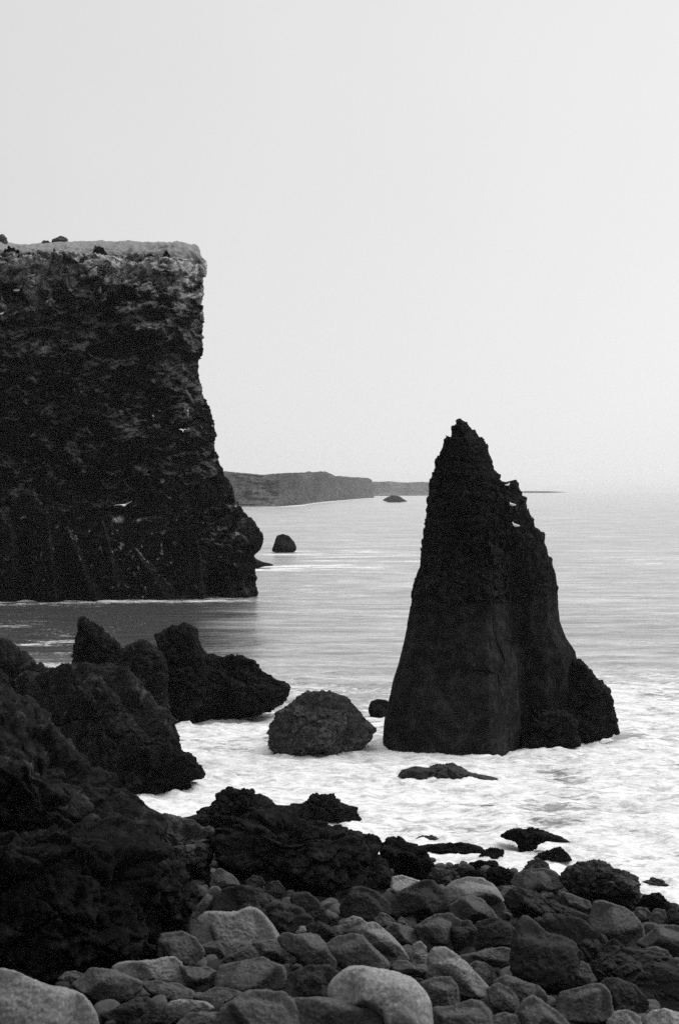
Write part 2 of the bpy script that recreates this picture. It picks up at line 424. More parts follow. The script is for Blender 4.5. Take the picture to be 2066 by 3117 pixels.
    L.new(bump(nt, f.outputs['Fac'], .8, .15), P.inputs['Normal'])
    M['turf'] = m
    M['tussock'] = rock_mat('tussock_earth', .04, .10, 1.2, .1, 1.)
cliff_mats(); build_cliff()

# ================================================================== SEA STACK
def build_stack():
    Fd = 3286.0; Yc = 45.2
    Lp = np.array([(1056, 972), (1052, 976), (1044, 985), (1042, 998), (1040, 1012), (1027, 1011), (1024, 1018), (1022, 1032), (1013, 1052), (1005, 1066), (1002, 1085), (1000, 1110), (990, 1142), (984, 1180),
                   (979, 1230), (978, 1268), (970, 1308), (958, 1338), (953, 1378), (941, 1430), (930, 1480), (917, 1530), (904, 1570), (895, 1610), (888, 1650), (884, 1700), (884, 1735), (886, 1800)], float)
    Rp = np.array([(1068, 972), (1072, 977), (1084, 985), (1095, 995), (1106, 1008), (1120, 1021), (1128, 1036), (1131, 1052), (1135, 1074), (1142, 1094), (1158, 1112), (1171, 1122), (1185, 1121), (1196, 1127), (1199, 1140), (1215, 1160),
                   (1219, 1188), (1235, 1215), (1254, 1243), (1258, 1268), (1274, 1300), (1282, 1330), (1286, 1365), (1289, 1390), (1294, 1440), (1308, 1478), (1330, 1512), (1338, 1560), (1352, 1620), (1364, 1680), (1370, 1800)], float)
    zt = lambda yd: H - (yd - 1137.5) / Fd * Yc
    base = np.array([(-1, .12), (-.985, .42), (-.93, .62), (-.75, .74), (-.45, .80), (-.1, .86), (.03, .88), (.085, .84), (.18, .63), (.29, .40), (.325, .38), (.345, .12), (.42, .02), (.62, .10), (.85, .02), (1, -.25),
                     (.9, -.6), (.5, -.85), (0, -.95), (-.5, -.85), (-.88, -.5)])
    th0 = np.linspace(math.pi, -math.pi, 22)[:-1]
    nu, nv = 560, 620
    dl = np.concatenate([[0], np.cumsum(np.hypot(*(np.diff(np.vstack([base, base[:1]]), axis=0)).T))])
    # three quarters of the columns go to the side that faces the beach
    us = np.concatenate([np.linspace(0, dl[15], 430, endpoint=False), np.linspace(dl[15], dl[-1], 130, endpoint=False)])
    bs = np.interp(us, dl, np.append(base[:, 0], base[0, 0])); be = np.interp(us, dl, np.append(base[:, 1], base[0, 1]))
    # upper section: an irregular oval with a blunt arris
    es = bs.copy(); ee = np.where(us <= dl[15], .72 * np.sqrt(np.clip(1 - bs ** 2, 0, 1)) + .12 * (1 - np.abs(bs - .1)).clip(0), -.72 * np.sqrt(np.clip(1 - bs ** 2, 0, 1)))
    zs = np.linspace(-1.0, zt(972.5), nv)
    xl = np.interp(zs, zt(Lp[::-1, 1]), Lp[::-1, 0]); xr = np.interp(zs, zt(Rp[::-1, 1]), Rp[::-1, 0])
    rows = []
    for j, z in enumerate(zs):
        m = float(sstep(3.6, 8.0, z)); m2 = float(sstep(3.0, 5.2, z))
        e = be * (1 - m) + ee * m
        # the groove dies out upwards
        s = bs
        hw = (xr[j] - xl[j]) / 2; cx = (xr[j] + xl[j]) / 2
        lean = .0
        hwm = hw / Fd * Yc
        Y = Yc - e * hwm * .92 + .10 * max(z, 0) * (1 - 0.0) * .5
        X = (cx + s * hw - 784) / Fd * Y
        rows.append(np.stack([X, Y, np.full(nu, z)], 1))
    V = np.concatenate(rows)
    xd = V[:, 0] / V[:, 1] * Fd + 784; z = V[:, 2]; yd = 1137.5 + (H - z) / V[:, 1] * Fd
    front = np.tile((us <= dl[15]).astype(float), nv)
    # outward direction in plan
    cxy = np.stack([np.array([(xl + xr) / 2 - 784]).ravel() / Fd * Yc, np.full(nv, Yc)], 1)
    od = V[:, :2] - np.repeat(cxy, nu, 0); od /= np.linalg.norm(od, axis=1)[:, None] + 1e-6
    rough_up = sstep(4.0, 4.9, z + .5 * fbm(V * .6, 3)); taper = sstep(zt(972), zt(1010), z)
    n1 = fbm(V * np.array([.5, .5, .35]) + 4, 3)
    n2 = fbm(V * np.array([1.9, 1.9, 2.3]) + 8, 5, .6); n3 = fbm(V * np.array([5.5, 5.5, 6.5]) + 1, 4, .6, ridged=True)
    n4 = fbm(V * np.array([1.2, 1.2, 4.5]) + 2, 4)
    pit = np.maximum(fbm(V * 3.1 + 40, 2) - .32, 0)
    fa1, fc1 = facet(V * np.array([1.3, 1.3, 1.8]) + .35 * n2[:, None], 4); fa2, fc2 = facet(V * np.array([3.4, 3.4, 4.2]) + .2 * n2[:, None], 5); wf, wr = .45 - .5 * fa1, fa1 + .5; wf2, wr2 = .45 - .5 * fa2, fa2 + .5
    fl_a, fl_c = facet(V * np.array([.42, .42, .30]) + .12 * n1[:, None], 11); fl_b, _ = facet(V * np.array([1.1, 1.1, .8]) + .15 * n1[:, None], 12)
    d = .16 * n1 + rough_up * (.16 * n2 + .06 * n3 - .6 * pit + .30 * fa1 + .19 * fa2 - .06 * fc1 - .04 * fc2) + (1 - rough_up) * (.02 * n2 + .02 * n4 + .30 * fl_a - .10 * fl_c + .06 * fl_b + .10 * (worley(V * np.array([.55, .55, .4]) + .5 * n2[:, None], 9)[1] - .5) - .06 * np.exp(-(n1 / .03) ** 2))
    # long shallow flutes on the smooth lower face and the foot undercut by the sea
    fl = np.exp(-((xd - (1085 + (yd - 1450) * .14)) / 16) ** 2) * sstep(1400, 1470, yd) * (1 - sstep(1620, 1680, yd))
    d -= .05 * fl * front
    fl2 = np.exp(-((xd - 1188 - (yd - 1380) * .03) / 9) ** 2) * sstep(1330, 1400, yd) * (1 - sstep(1480, 1560, yd))
    d -= .35 * fl2 * front
    stp = sstep(1392, 1402, yd + 6 * n2) * front
    d -= .05 * stp
    tri = np.clip((yd - 1590) / 110, 0, 1); d += .10 * np.sin(np.clip(tri, 0, 1) * math.pi) * np.exp(-((xd - 1165) / 22) ** 2) * front
    edge = np.tile(np.abs(bs), nv); d = d * (1 - .55 * sstep(.93, 1., edge) * (1 - rough_up * .6))
    V[:, :2] += od * (d * (1 - .7 * taper))[:, None]
    V[:, 2] += (.10 * n2 + .06 * n3 + .10 * (wr2 - .5) + .12 * (.45 - wf)) * rough_up * sstep(5, 6, z)
    root = empty('sea_stack', (cxy[0, 0], Yc, 0))
    jsplit = int(np.searchsorted(zs, 4.55))
    fa = grid_faces(nu, nv, True); row = fa[:, 0] // nu
    lowV = V[:(jsplit + 1) * nu]
    mesh_obj('smooth_foot', lowV, fa[row < jsplit], M['tuff'], root.location, root)
    upV = V[jsplit * nu:]; n_up = len(upV)
    tip = upV[-nu:].mean(0) + [0, 0, .05]
    upV = np.vstack([upV, tip[None]])
    fu = (fa[row >= jsplit] - jsplit * nu)
    tf = np.array([[n_up - nu + i, n_up - nu + (i + 1) % nu, n_up, n_up] for i in range(nu)])
    faces = [tuple(q) for q in fu] + [(a, b, c) for a, b, c, _ in tf]
    mesh_obj('craggy_spire', upV, faces, M['spire'], root.location, root)
    outline_rock('shoulder', d2p([(1300, 1560), (1332, 1531), (1348, 1529), (1366, 1548), (1369, 1560), (1386, 1575), (1404, 1600), (1410, 1638), (1420, 1662), (1421, 1692), (1396, 1704), (1345, 1714), (1300, 1722), (1275, 1700), (1280, 1620)]),
                 M['lava'], Y=45.0, depth=.9, p=2.6, planes=5, rough=.02, craggy=.6, res=7, seed=5, parent=root, sm=2, back=.7)
    outline_rock('foot_ledge', d2p([(1192, 1752), (1200, 1700), (1235, 1655), (1285, 1640), (1335, 1665), (1335, 1722), (1270, 1740)]),
                 M['lava'], Y=43.9, depth=.55, p=2.8, planes=5, rough=.02, craggy=.6, res=6, seed=6, parent=root, sm=2, back=.9)
    props(root, 'tall pointed black sea stack with a smooth foot standing in white surf', 'sea stack')
M['spire'] = rock_mat('craggy_tuff', .007, .018, 1.1, .10, 1., spec=.04, lichen=.04)
build_stack()

# ================================================================== ROCKS IN THE WATER AND OUTCROPS
def rock(poly, mat, label, name='sea_rock', cat='rock', group=None, **kw):
    o = outline_rock(name, poly, M[mat], **kw); props(o, label, cat, group); return o
rock(d2p([(616, 1716), (622, 1690), (640, 1655), (668, 1628), (695, 1608), (730, 1600), (765, 1598), (790, 1608), (812, 1630), (835, 1655), (852, 1672), (866, 1684), (852, 1716), (830, 1735), (760, 1750), (690, 1757), (655, 1752), (630, 1738)]),
     'speckled', 'big rounded hump of rock in the surf just left of the tall stack', Y=42.8, depth=.85, rough=.02, freq=3, craggy=.4, res=7, seed=1, sm=4, p=2.2, big=.03)
rock(d2p([(850, 1640), (856, 1620), (875, 1613), (900, 1622), (915, 1650), (900, 1665), (855, 1660)]), 'lava', 'small dark rock half hidden behind the left foot of the tall stack', Y=51, rough=.05, res=4, seed=2)
rock(d2p([(921, 1800), (932, 1778), (965, 1772), (990, 1776), (1010, 1768), (1045, 1766), (1066, 1778), (1090, 1786), (1130, 1792), (1160, 1804), (1168, 1826), (1120, 1826), (1060, 1818), (1000, 1812), (930, 1808)]),
     'wet', 'low wave-washed rock lying in the foam right in front of the tall stack', Y=39.4, depth=1.1, rough=.03, craggy=.3, res=6, seed=3, sm=2, cen=(1040 * D2P, 1798 * D2P), planes=2)
rock(d2p([(626, 1274), (633, 1252), (641, 1237), (655, 1233), (668, 1238), (680, 1252), (687, 1270), (680, 1276), (640, 1277)]), 'lava', 'lone pointed islet beyond the right-hand corner of the cliff', name='islet', cat='islet', Y=192, rough=.04, res=4, seed=4)
rock(d2p([(570, 1287), (590, 1290), (605, 1297), (625, 1302), (640, 1307), (615, 1308), (595, 1312), (570, 1312)]), 'lava', 'thin tapering ledge jutting into the water from behind the cliff corner', Y=152, rough=.05, res=4, seed=5, depth=1.2, sm=2)
rock(d2p([(882, 1156), (893, 1149), (905, 1144), (920, 1146), (932, 1153), (942, 1159), (900, 1161)]), 'lava', 'low skerry beside the foam line under the distant headland', name='skerry', cat='islet', Y=1150, rough=.08, res=4, seed=6, depth=1.2, sm=1)
# left outcrop, from the water back to the beach
rock(d2p([(164, 1528), (170, 1490), (182, 1450), (192, 1428), (200, 1430), (215, 1445), (235, 1455), (250, 1472), (275, 1492), (288, 1512), (285, 1560), (230, 1580), (165, 1575)]),
     'lava', 'sharp pointed fin of black rock rising behind the left outcrop', name='rock_fin', Y=50, rough=.02, freq=3, craggy=.75, res=7, seed=7, sm=2, depth=.7, planes=3)
rock(d2p([(285, 1540), (290, 1500), (305, 1490), (330, 1482), (345, 1488), (362, 1496), (375, 1514), (385, 1580), (392, 1650), (350, 1690), (300, 1640)]),
     'lava_mid', 'squat knob of rock between the pointed fin and the tall blunt block', name='squat_rock', Y=47.5, rough=.02, freq=3, craggy=.75, res=7, seed=8, sm=2, depth=.9)
rock(d2p([(362, 1480), (372, 1472), (378, 1462), (395, 1448), (425, 1443), (445, 1445), (458, 1460), (466, 1485), (473, 1515), (478, 1560), (470, 1640), (440, 1680), (400, 1682), (375, 1640), (372, 1560), (370, 1505)]),
     'lava', 'tall blunt block of rock topped by a lip, rising at the water behind the outcrop', name='rock_block', Y=49.2, rough=.02, freq=3, craggy=.75, res=7, seed=9, sm=2, depth=.8, planes=4)
rock(d2p([(455, 1560), (478, 1525), (500, 1515), (520, 1518), (535, 1514), (555, 1512), (578, 1525), (590, 1545), (615, 1562), (635, 1573), (655, 1575), (667, 1590), (666, 1608), (650, 1628), (600, 1648), (540, 1662), (470, 1674), (415, 1690), (420, 1620)]),
     'lava', 'hump-backed rock ridge running into the surf with a rounded nose at its seaward end', name='rock_ridge', Y=49.8, rough=.02, freq=3, craggy=.75, res=7, seed=10, sm=2, depth=.8, cen=(545 * D2P, 1595 * D2P))
def outcrop(name, loc, label, specs, cat='outcrop'):
    root = empty(name, loc)
    for nm, poly, mat, kw in specs: outline_rock(nm, poly, M[mat], parent=root, **kw)
    props(root, label, cat); return root
outcrop('lava_outcrop', (-6.5, 37, 0), 'broad dark lava outcrop at the left edge with a blocky nose over the surf', [
    ('crag', d2p([(-140, 1480), (-40, 1488), (0, 1495), (30, 1500), (62, 1516), (100, 1540), (130, 1545), (170, 1620), (180, 1720), (150, 1800), (-140, 1840)]), 'lava_mid', dict(Y=39.5, rough=.02, freq=3, craggy=.9, res=7, seed=20, sm=2, depth=.9, planes=6, strata=.01)),
    ('crag', d2p([(40, 1580), (80, 1562), (132, 1556), (180, 1548), (240, 1546), (276, 1556), (306, 1590), (345, 1618), (372, 1640), (400, 1672), (412, 1700), (416, 1745), (410, 1790), (330, 1830), (200, 1850), (80, 1830), (40, 1700)]), 'lava_mid', dict(Y=38.6, rough=.02, freq=3, craggy=.9, res=7, seed=21, sm=2, depth=.95, planes=7, strata=.01)),
    ('nose', d2p([(260, 1740), (330, 1700), (400, 1715), (418, 1742), (438, 1743), (447, 1760), (462, 1778), (465, 1797), (432, 1800), (428, 1822), (390, 1830), (300, 1842), (250, 1830)]), 'lava', dict(Y=37.6, rough=.02, freq=3, craggy=.8, res=7, seed=22, sm=1, depth=.9, planes=5)),
])
outcrop('lava_outcrop', (-5.5, 22, 1.5), 'huge craggy black lava mass filling the lower left above the boulders', [
    ('crag', d2p([(-160, 1560), (-20, 1580), (50, 1625), (120, 1690), (185, 1748), (240, 1790), (280, 1815), (298, 1836), (322, 1868), (352, 1882), (368, 1905), (366, 1960), (330, 2060), (200, 2120), (-60, 2150), (-180, 2050)]), 'lava_mid', dict(Y=21., rough=.02, freq=3, craggy=.9, res=7, seed=23, sm=2, depth=.8, planes=8, strata=.008, back=.5)),
    ('crag', d2p([(-160, 1960), (0, 1935), (150, 1925), (280, 1930), (360, 1965), (385, 2010), (380, 2080), (350, 2150), (300, 2215), (200, 2262), (80, 2300), (-160, 2330)]), 'lava', dict(Y=14.8, rough=.02, freq=3, craggy=.9, res=7, seed=24, sm=2, depth=.8, planes=8, strata=.008, back=.5)),
    ('lobe', zp(1, [(850, 320), (940, 240), (985, 212), (1030, 205), (1082, 250), (1150, 312), (1195, 380), (1217, 430), (1192, 505), (1150, 565), (1130, 625), (1000, 660), (880, 640), (820, 480)]), 'lava_mid', dict(Y=16.5, rough=.02, freq=3, craggy=.9, res=7, seed=25, sm=3, depth=.8, planes=3, back=.6)),
    ('lobe', zp(1, [(640, 800), (690, 730), (740, 600), (820, 596), (900, 655), (955, 720), (965, 805), (860, 835), (740, 830)]), 'lava_mid', dict(rough=.02, freq=3, craggy=.9, res=7, seed=26, sm=2, depth=.8, planes=4)),
])
outcrop('lava_outcrop', (-3, 29, .5), 'long overhanging black lava outcrop with two humps between the surf and the boulder beach', [
    ('hump', zp(6, [(180, 606), (290, 580), (408, 558), (430, 515), (500, 480), (540, 440), (620, 412), (680, 403), (740, 415), (790, 465), (830, 510), (900, 515), (980, 520), (960, 620), (820, 690), (560, 720), (400, 690), (260, 660)]), 'lava', dict(Y=32.0, rough=.02, freq=3, craggy=.9, res=7, seed=30, sm=1, depth=.8, planes=4, cen=(720, 2480))),
    ('hump', zp(6, [(940, 560), (990, 510), (1060, 490), (1110, 460), (1160, 448), (1210, 455), (1250, 480), (1345, 520), (1325, 545), (1372, 590), (1310, 612), (1180, 606), (1080, 612), (960, 610)]), 'lava', dict(Y=34.2, rough=.02, freq=3, craggy=.9, res=7, seed=31, sm=1, depth=.9, planes=3)),
    ('slab', zp(6, [(430, 720), (600, 620), (760, 590), (960, 590), (1100, 615), (1220, 650), (1345, 692), (1365, 860), (1378, 960), (1360, 1030), (1280, 1110), (1060, 1090), (900, 1020), (720, 950), (560, 880), (480, 800)]), 'lava', dict(Y=23.8, rough=.02, freq=3, craggy=.9, res=7, seed=32, sm=2, depth=.75, planes=6, back=.8, strata=.006)),
    ('block', zp(6, [(1320, 720), (1400, 715), (1455, 745), (1512, 810), (1552, 900), (1582, 1000), (1562, 1062), (1430, 1040), (1380, 950), (1335, 860)]), 'lava', dict(Y=25.0, rough=.02, freq=3, craggy=.9, res=7, seed=33, sm=2, depth=.9, planes=4, back=.6)),
    ('block', zp(6, [(120, 800), (150, 640), (262, 602), (362, 640), (452, 672), (522, 722), (548, 772), (502, 852), (440, 930), (300, 920), (175, 850)]), 'lava_pale', dict(Y=24.2, rough=.02, freq=3, craggy=.9, res=7, seed=34, sm=2, depth=.9, planes=5, back=.6, strata=.02)),
])

# ================================================================== BEACH BOULDERS (traced one by one)
B = 'boulders of the beach'
BO = [  # zoom, outline, tone, label, extra
 (1, [(-90, 900), (0, 875), (100, 890), (180, 920), (290, 975), (420, 990), (500, 1020), (550, 1080), (585, 1150), (590, 1270), (200, 1330), (-100, 1300)], 'b_pale', 'huge smooth pale boulder cut off by the bottom left corner', {}),
 (1, [(440, 965), (520, 910), (560, 870), (630, 868), (700, 885), (780, 915), (866, 945), (840, 1000), (780, 1050), (690, 1082), (600, 1065), (520, 1015)], 'b_mid', 'flat-topped grey boulder just right of the huge corner boulder', {}),
 (1, [(360, 925), (400, 890), (450, 878), (515, 900), (525, 940), (470, 965), (400, 960)], 'b_mid', 'small oval stone behind the huge corner boulder, at the foot of the black lava', {}),
 (1, [(680, 865), (740, 822), (850, 820), (950, 810), (1050, 790), (1100, 830), (1150, 900), (1192, 965), (1120, 975), (1000, 945), (880, 930), (760, 910)], 'b_pale', 'long low pale boulder lying along the foot of the lower left lava', {}),
 (1, [(1095, 845), (1180, 860), (1260, 855), (1327, 890), (1305, 950), (1280, 995), (1190, 1000), (1130, 935)], 'b_mid', 'blocky grey stone with a dark hollow, right of the long low boulder', {}),
 (1, [(958, 700), (985, 655), (1060, 650), (1110, 640), (1190, 680), (1240, 760), (1222, 815), (1160, 845), (1080, 830), (970, 815)], 'b_mid', 'upright two-faced grey boulder against the foot of the black lava', {}),
 (1, [(1222, 725), (1290, 702), (1340, 695), (1400, 730), (1375, 785), (1320, 805), (1250, 780)], 'b_mid', 'small grey knob wedged between the upright boulder and the broad domed one', {}),
 (1, [(870, 965), (960, 935), (1080, 960), (1180, 1000), (1192, 1045), (1100, 1075), (980, 1055), (920, 1010)], 'b_mid', 'low slab in front of the long low pale boulder', {}),
 (1, [(1175, 1035), (1250, 1010), (1310, 975), (1380, 985), (1482, 1010), (1440, 1070), (1370, 1100), (1260, 1075)], 'b_mid', 'flattish stone in front of the blocky stone with the hollow', {}),
 (1, [(1005, 1095), (1050, 1060), (1120, 1055), (1240, 1065), (1302, 1100), (1250, 1140), (1120, 1145), (1040, 1125)], 'b_pale', 'narrow loaf-shaped stone near the bottom edge, left of centre', {}),
 (1, [(610, 1140), (740, 1100), (820, 1050), (900, 1033), (942, 1080), (925, 1160), (840, 1190), (700, 1200)], 'b_dark', 'dark stone with a raised end beside the huge corner boulder', {}),
 (1, [(870, 1160), (950, 1105), (1040, 1100), (1092, 1140), (1085, 1230), (900, 1240)], 'b_dark', 'dark round stone at the bottom edge, under the loaf-shaped stone', {}),
 (2, [(140, 570), (190, 510), (230, 450), (280, 375), (320, 366), (347, 400), (320, 480), (300, 530), (200, 610), (150, 620)], 'b_mid', 'leaning grey stone between the lower left lava and the broad domed boulder', {}),
 (2, [(280, 340), (320, 258), (345, 256), (400, 290), (440, 320), (462, 372), (400, 395), (330, 395), (290, 380)], 'b_mid', 'pointed grey boulder tucked under the left end of the overhanging outcrop', {}),
 (2, [(325, 450), (350, 400), (420, 378), (530, 380), (600, 400), (660, 440), (730, 465), (800, 490), (850, 530), (882, 580), (850, 650), (700, 650), (560, 600), (400, 560), (310, 520)], 'b_dark', 'long rough dark boulder behind the broad domed pale one', dict(craggy=.2, res=6)),
 (2, [(150, 650), (220, 565), (260, 525), (330, 518), (440, 525), (500, 500), (550, 502), (600, 545), (640, 590), (690, 670), (708, 705), (600, 735), (420, 740), (280, 725), (170, 700)], 'b_pale', 'broad domed pale boulder with a bright upper rim, left of centre', {}),
 (2, [(495, 335), (540, 298), (590, 308), (612, 345), (580, 388), (520, 385)], 'b_dark', 'round dark stone deep in the shadow under the overhang', {}),
 (2, [(580, 400), (650, 340), (690, 328), (732, 380), (722, 450), (640, 455)], 'b_dark', 'leaning dark stone in the shade under the middle of the overhang', {}),
 (2, [(765, 445), (800, 410), (870, 405), (930, 440), (960, 490), (1012, 565), (980, 595), (880, 600), (820, 520)], 'b_dark', 'dark domed boulder below the middle of the overhang', {}),
 (2, [(1075, 485), (1150, 380), (1200, 363), (1290, 400), (1367, 465), (1367, 530), (1280, 590), (1180, 580), (1095, 555)], 'b_dark', 'dark gabled boulder below the right end of the overhang', {}),
 (3, [(365, 465), (420, 410), (500, 370), (580, 330), (630, 335), (680, 390), (720, 440), (737, 495), (640, 550), (540, 580), (430, 570), (378, 530)], 'b_dark', 'large dark smooth boulder with a grey right flank, right of the overhanging outcrop', {}),
 (3, [(378, 385), (393, 310), (450, 300), (520, 320), (562, 335), (560, 390), (430, 430)], 'b_light', 'pale stone showing behind the large dark smooth boulder', {}),
 (2, [(800, 645), (830, 606), (882, 614), (880, 660), (820, 675)], 'b_pale', 'small pale oval pebble near the middle of the beach', {}),
 (2, [(870, 610), (940, 575), (1000, 610), (1085, 650), (1000, 695), (900, 680)], 'b_dark', 'small angular dark stone right of the pale oval pebble', {}),
 (2, [(695, 680), (740, 640), (800, 660), (880, 658), (940, 670), (972, 700), (1000, 770), (1045, 820), (1020, 890), (900, 900), (800, 780), (720, 730)], 'b_mid', 'slanting rough grey boulder in the middle of the beach', dict(rough=.03)),
 (2, [(505, 725), (600, 695), (700, 688), (760, 720), (812, 750), (832, 805), (760, 845), (650, 820), (560, 780)], 'b_mid', 'dark-ended grey stone directly in front of the broad domed boulder', dict(rough=.03)),
 (2, [(360, 815), (420, 730), (520, 713), (595, 790), (520, 835), (430, 845)], 'b_mid', 'tilted grey slab behind the squarish boulder with a small stone on it', {}),
 (2, [(315, 970), (340, 850), (420, 830), (520, 810), (600, 793), (650, 830), (712, 850), (732, 920), (722, 985), (600, 1005), (480, 1025), (350, 1000)], 'b_mid', 'squarish grey boulder with a flat top near the bottom, left of centre', {}),
 (2, [(650, 930), (680, 892), (710, 895), (730, 950), (700, 985), (660, 970)], 'b_pale', 'small pale stone leaning on the right side of the squarish boulder', {}),
 (2, [(730, 985), (780, 900), (880, 848), (1000, 850), (1055, 900), (1035, 1000), (960, 1055), (860, 1070), (770, 1045)], 'b_dark', 'smooth dark boulder beside the biggest pale boulder at the bottom', {}),
 (2, [(995, 715), (1060, 670), (1150, 653), (1210, 668), (1270, 740), (1330, 800), (1372, 855), (1300, 885), (1160, 900), (1030, 880)], 'b_mid', 'arched grey boulder behind the biggest pale boulder', {}),
 (2, [(985, 765), (1060, 730), (1150, 703), (1178, 740), (1217, 845), (1120, 865), (1040, 865), (1005, 810)], 'b_pale', 'wedge-shaped pale stone set into the front of the arched boulder', {}),
 (3, [(18, 1015), (40, 950), (80, 900), (130, 860), (200, 852), (330, 870), (430, 900), (520, 940), (570, 1000), (600, 1060), (617, 1130), (630, 1270), (360, 1310), (330, 1160), (200, 1095), (90, 1070), (28, 1048)], 'b_light', 'biggest pale boulder at the bottom, smooth and swollen, right of centre', dict(cen=(1165, 3040), planes=2)),
 (2, [(330, 1260), (360, 1110), (430, 1050), (510, 1003), (600, 1003), (722, 1010), (772, 1060), (802, 1120), (835, 1280), (560, 1330)], 'b_mid', 'broad grey boulder on the bottom edge, left of the middle', {}),
 (2, [(720, 1220), (760, 1043), (880, 1050), (1060, 1058), (1150, 1090), (1290, 1108), (1332, 1160), (1350, 1280), (1000, 1330), (790, 1290)], 'b_mid', 'long flat grey boulder on the bottom edge in front of the biggest pale boulder', {}),
 (2, [(80, 1210), (150, 1135), (300, 1128), (405, 1140), (425, 1260), (250, 1300), (80, 1270)], 'b_mid', 'low smooth stone on the bottom edge, second left of the middle', {}),
 (3, [(282, 565), (320, 523), (360, 540), (402, 570), (380, 620), (310, 612)], 'b_mid', 'small rough stone in front of the large dark smooth boulder', {}),
 (3, [(402, 595), (440, 549), (480, 570), (502, 612), (450, 632)], 'b_mid', 'small conical stone right of the small rough one', {}),
 (3, [(100, 575), (150, 543), (200, 560), (242, 602), (200, 640), (140, 620)], 'b_pale', 'rounded pale stone above the hollow-fronted slanting boulder', {}),
 (3, [(185, 640), (230, 590), (290, 586), (340, 630), (400, 690), (440, 730), (492, 805), (400, 830), (310, 780), (220, 710)], 'b_pale', 'slanting pale boulder with a hollowed front, above the biggest pale boulder', {}),
 (3, [(345, 630), (400, 588), (480, 610), (560, 645), (602, 690), (612, 750), (530, 740), (440, 710)], 'b_mid', 'tilted grey slab sloping down to the right near the centre of the beach', {}),
 (3, [(495, 785), (520, 715), (560, 698), (590, 740), (614, 825), (560, 860), (508, 840)], 'b_pale', 'upright thumb-shaped pale stone above the biggest pale boulder', {}),
 (3, [(380, 850), (420, 813), (480, 818), (525, 850), (600, 870), (560, 910), (440, 900)], 'b_mid', 'flat stone lying behind the right shoulder of the biggest pale boulder', {}),
 (3, [(525, 610), (600, 565), (660, 540), (740, 533), (802, 575), (780, 640), (750, 670), (757, 750), (620, 760), (560, 690)], 'b_mid', 'bent knuckle-like grey boulder below the large dark smooth one', {}),
 (3, [(685, 640), (760, 580), (850, 578), (892, 620), (885, 710), (850, 765), (750, 765)], 'b_dark', 'dark stone between the knuckle-like boulder and the dark hooded one', {}),
 (3, [(865, 750), (880, 640), (920, 580), (1000, 568), (1080, 590), (1155, 640), (1175, 730), (1090, 760), (980, 760)], 'b_dark', 'dark hooded boulder left of the great dark cube-like boulder', {}),
 (3, [(712, 375), (760, 335), (840, 313), (930, 315), (990, 350), (1032, 410), (1064, 465), (1050, 520), (980, 530), (860, 500), (750, 460)], 'b_pale', 'broad pale flat-topped boulder near the waterline rocks', {}),
 (3, [(735, 480), (800, 440), (870, 423), (930, 450), (990, 510), (1048, 585), (950, 605), (820, 595), (745, 555)], 'b_mid', 'grey gabled boulder in front of the broad pale flat-topped one', {}),
 (3, [(610, 800), (640, 745), (720, 738), (780, 790), (830, 840), (900, 900), (982, 980), (1004, 1020), (960, 1060), (800, 1010), (720, 960), (610, 900)], 'b_pale', 'long slanting pale boulder right of the biggest pale boulder', dict(depth=.6)),
 (3, [(795, 785), (900, 765), (1000, 740), (1060, 733), (1124, 760), (1110, 840), (1000, 860), (900, 865), (825, 835)], 'b_mid', 'grey stone with a dark right end, left of the great cube-like boulder', {}),
 (3, [(835, 855), (900, 818), (960, 835), (1002, 870), (1024, 935), (960, 980), (880, 920)], 'b_mid', 'rounded stone resting on the upper side of the long slanting boulder', {}),
 (3, [(540, 955), (640, 925), (740, 918), (777, 960), (785, 1100), (680, 1120), (610, 1100), (580, 1030)], 'b_mid', 'square-faced boulder against the right side of the biggest pale boulder', {}),
 (3, [(1115, 870), (1130, 720), (1160, 600), (1190, 548), (1260, 590), (1330, 645), (1420, 668), (1480, 700), (1505, 745), (1506, 900), (1472, 975), (1380, 1010), (1250, 985), (1140, 925)], 'b_dark', 'great dark cube-like boulder with a pale upper edge, right of the middle', dict(p=3.4, planes=3, depth=.95, q=24.)),
 (3, [(998, 945), (1080, 905), (1150, 930), (1270, 970), (1332, 1040), (1300, 1085), (1160, 1060), (1080, 1010)], 'b_mid', 'flat grey stone lying under the great cube-like boulder', {}),
 (3, [(962, 990), (1030, 950), (1090, 980), (1152, 1050), (1155, 1130), (1060, 1125), (990, 1095)], 'b_mid', 'rounded grey stone below the lower end of the long slanting boulder', {}),
 (3, [(1135, 1150), (1190, 1060), (1240, 1034), (1300, 1070), (1360, 1110), (1440, 1180), (1500, 1280), (1300, 1320), (1100, 1270)], 'b_mid', 'pointed grey boulder on the bottom edge below the great cube-like boulder', {}),
 (4, [(825, 1110), (850, 1010), (930, 985), (1090, 958), (1132, 1000), (1152, 1080), (1174, 1160), (1050, 1200), (930, 1185), (840, 1155)], 'b_mid', 'squat square grey boulder near the bottom right corner', {}),
 (4, [(1085, 970), (1130, 925), (1220, 935), (1290, 970), (1340, 1020), (1384, 1075), (1330, 1140), (1180, 1165)], 'b_dark', 'round-shouldered dark boulder right of the squat square one', {}),
 (3, [(610, 1270), (640, 1100), (760, 1093), (860, 1060), (930, 1075), (975, 1130), (1005, 1280), (800, 1320)], 'b_mid', 'humped grey boulder on the bottom edge right of the biggest pale boulder', {}),
 (3, [(940, 1180), (1060, 1133), (1140, 1150), (1190, 1280), (1050, 1310), (930, 1280)], 'b_mid', 'low grey stone on the bottom edge left of the pointed boulder', {}),
 (4, [(1365, 1170), (1410, 1120), (1480, 1113), (1570, 1140), (1660, 1210), (1600, 1290), (1390, 1280)], 'b_light', 'pale rounded stone in the bottom right corner', {}),
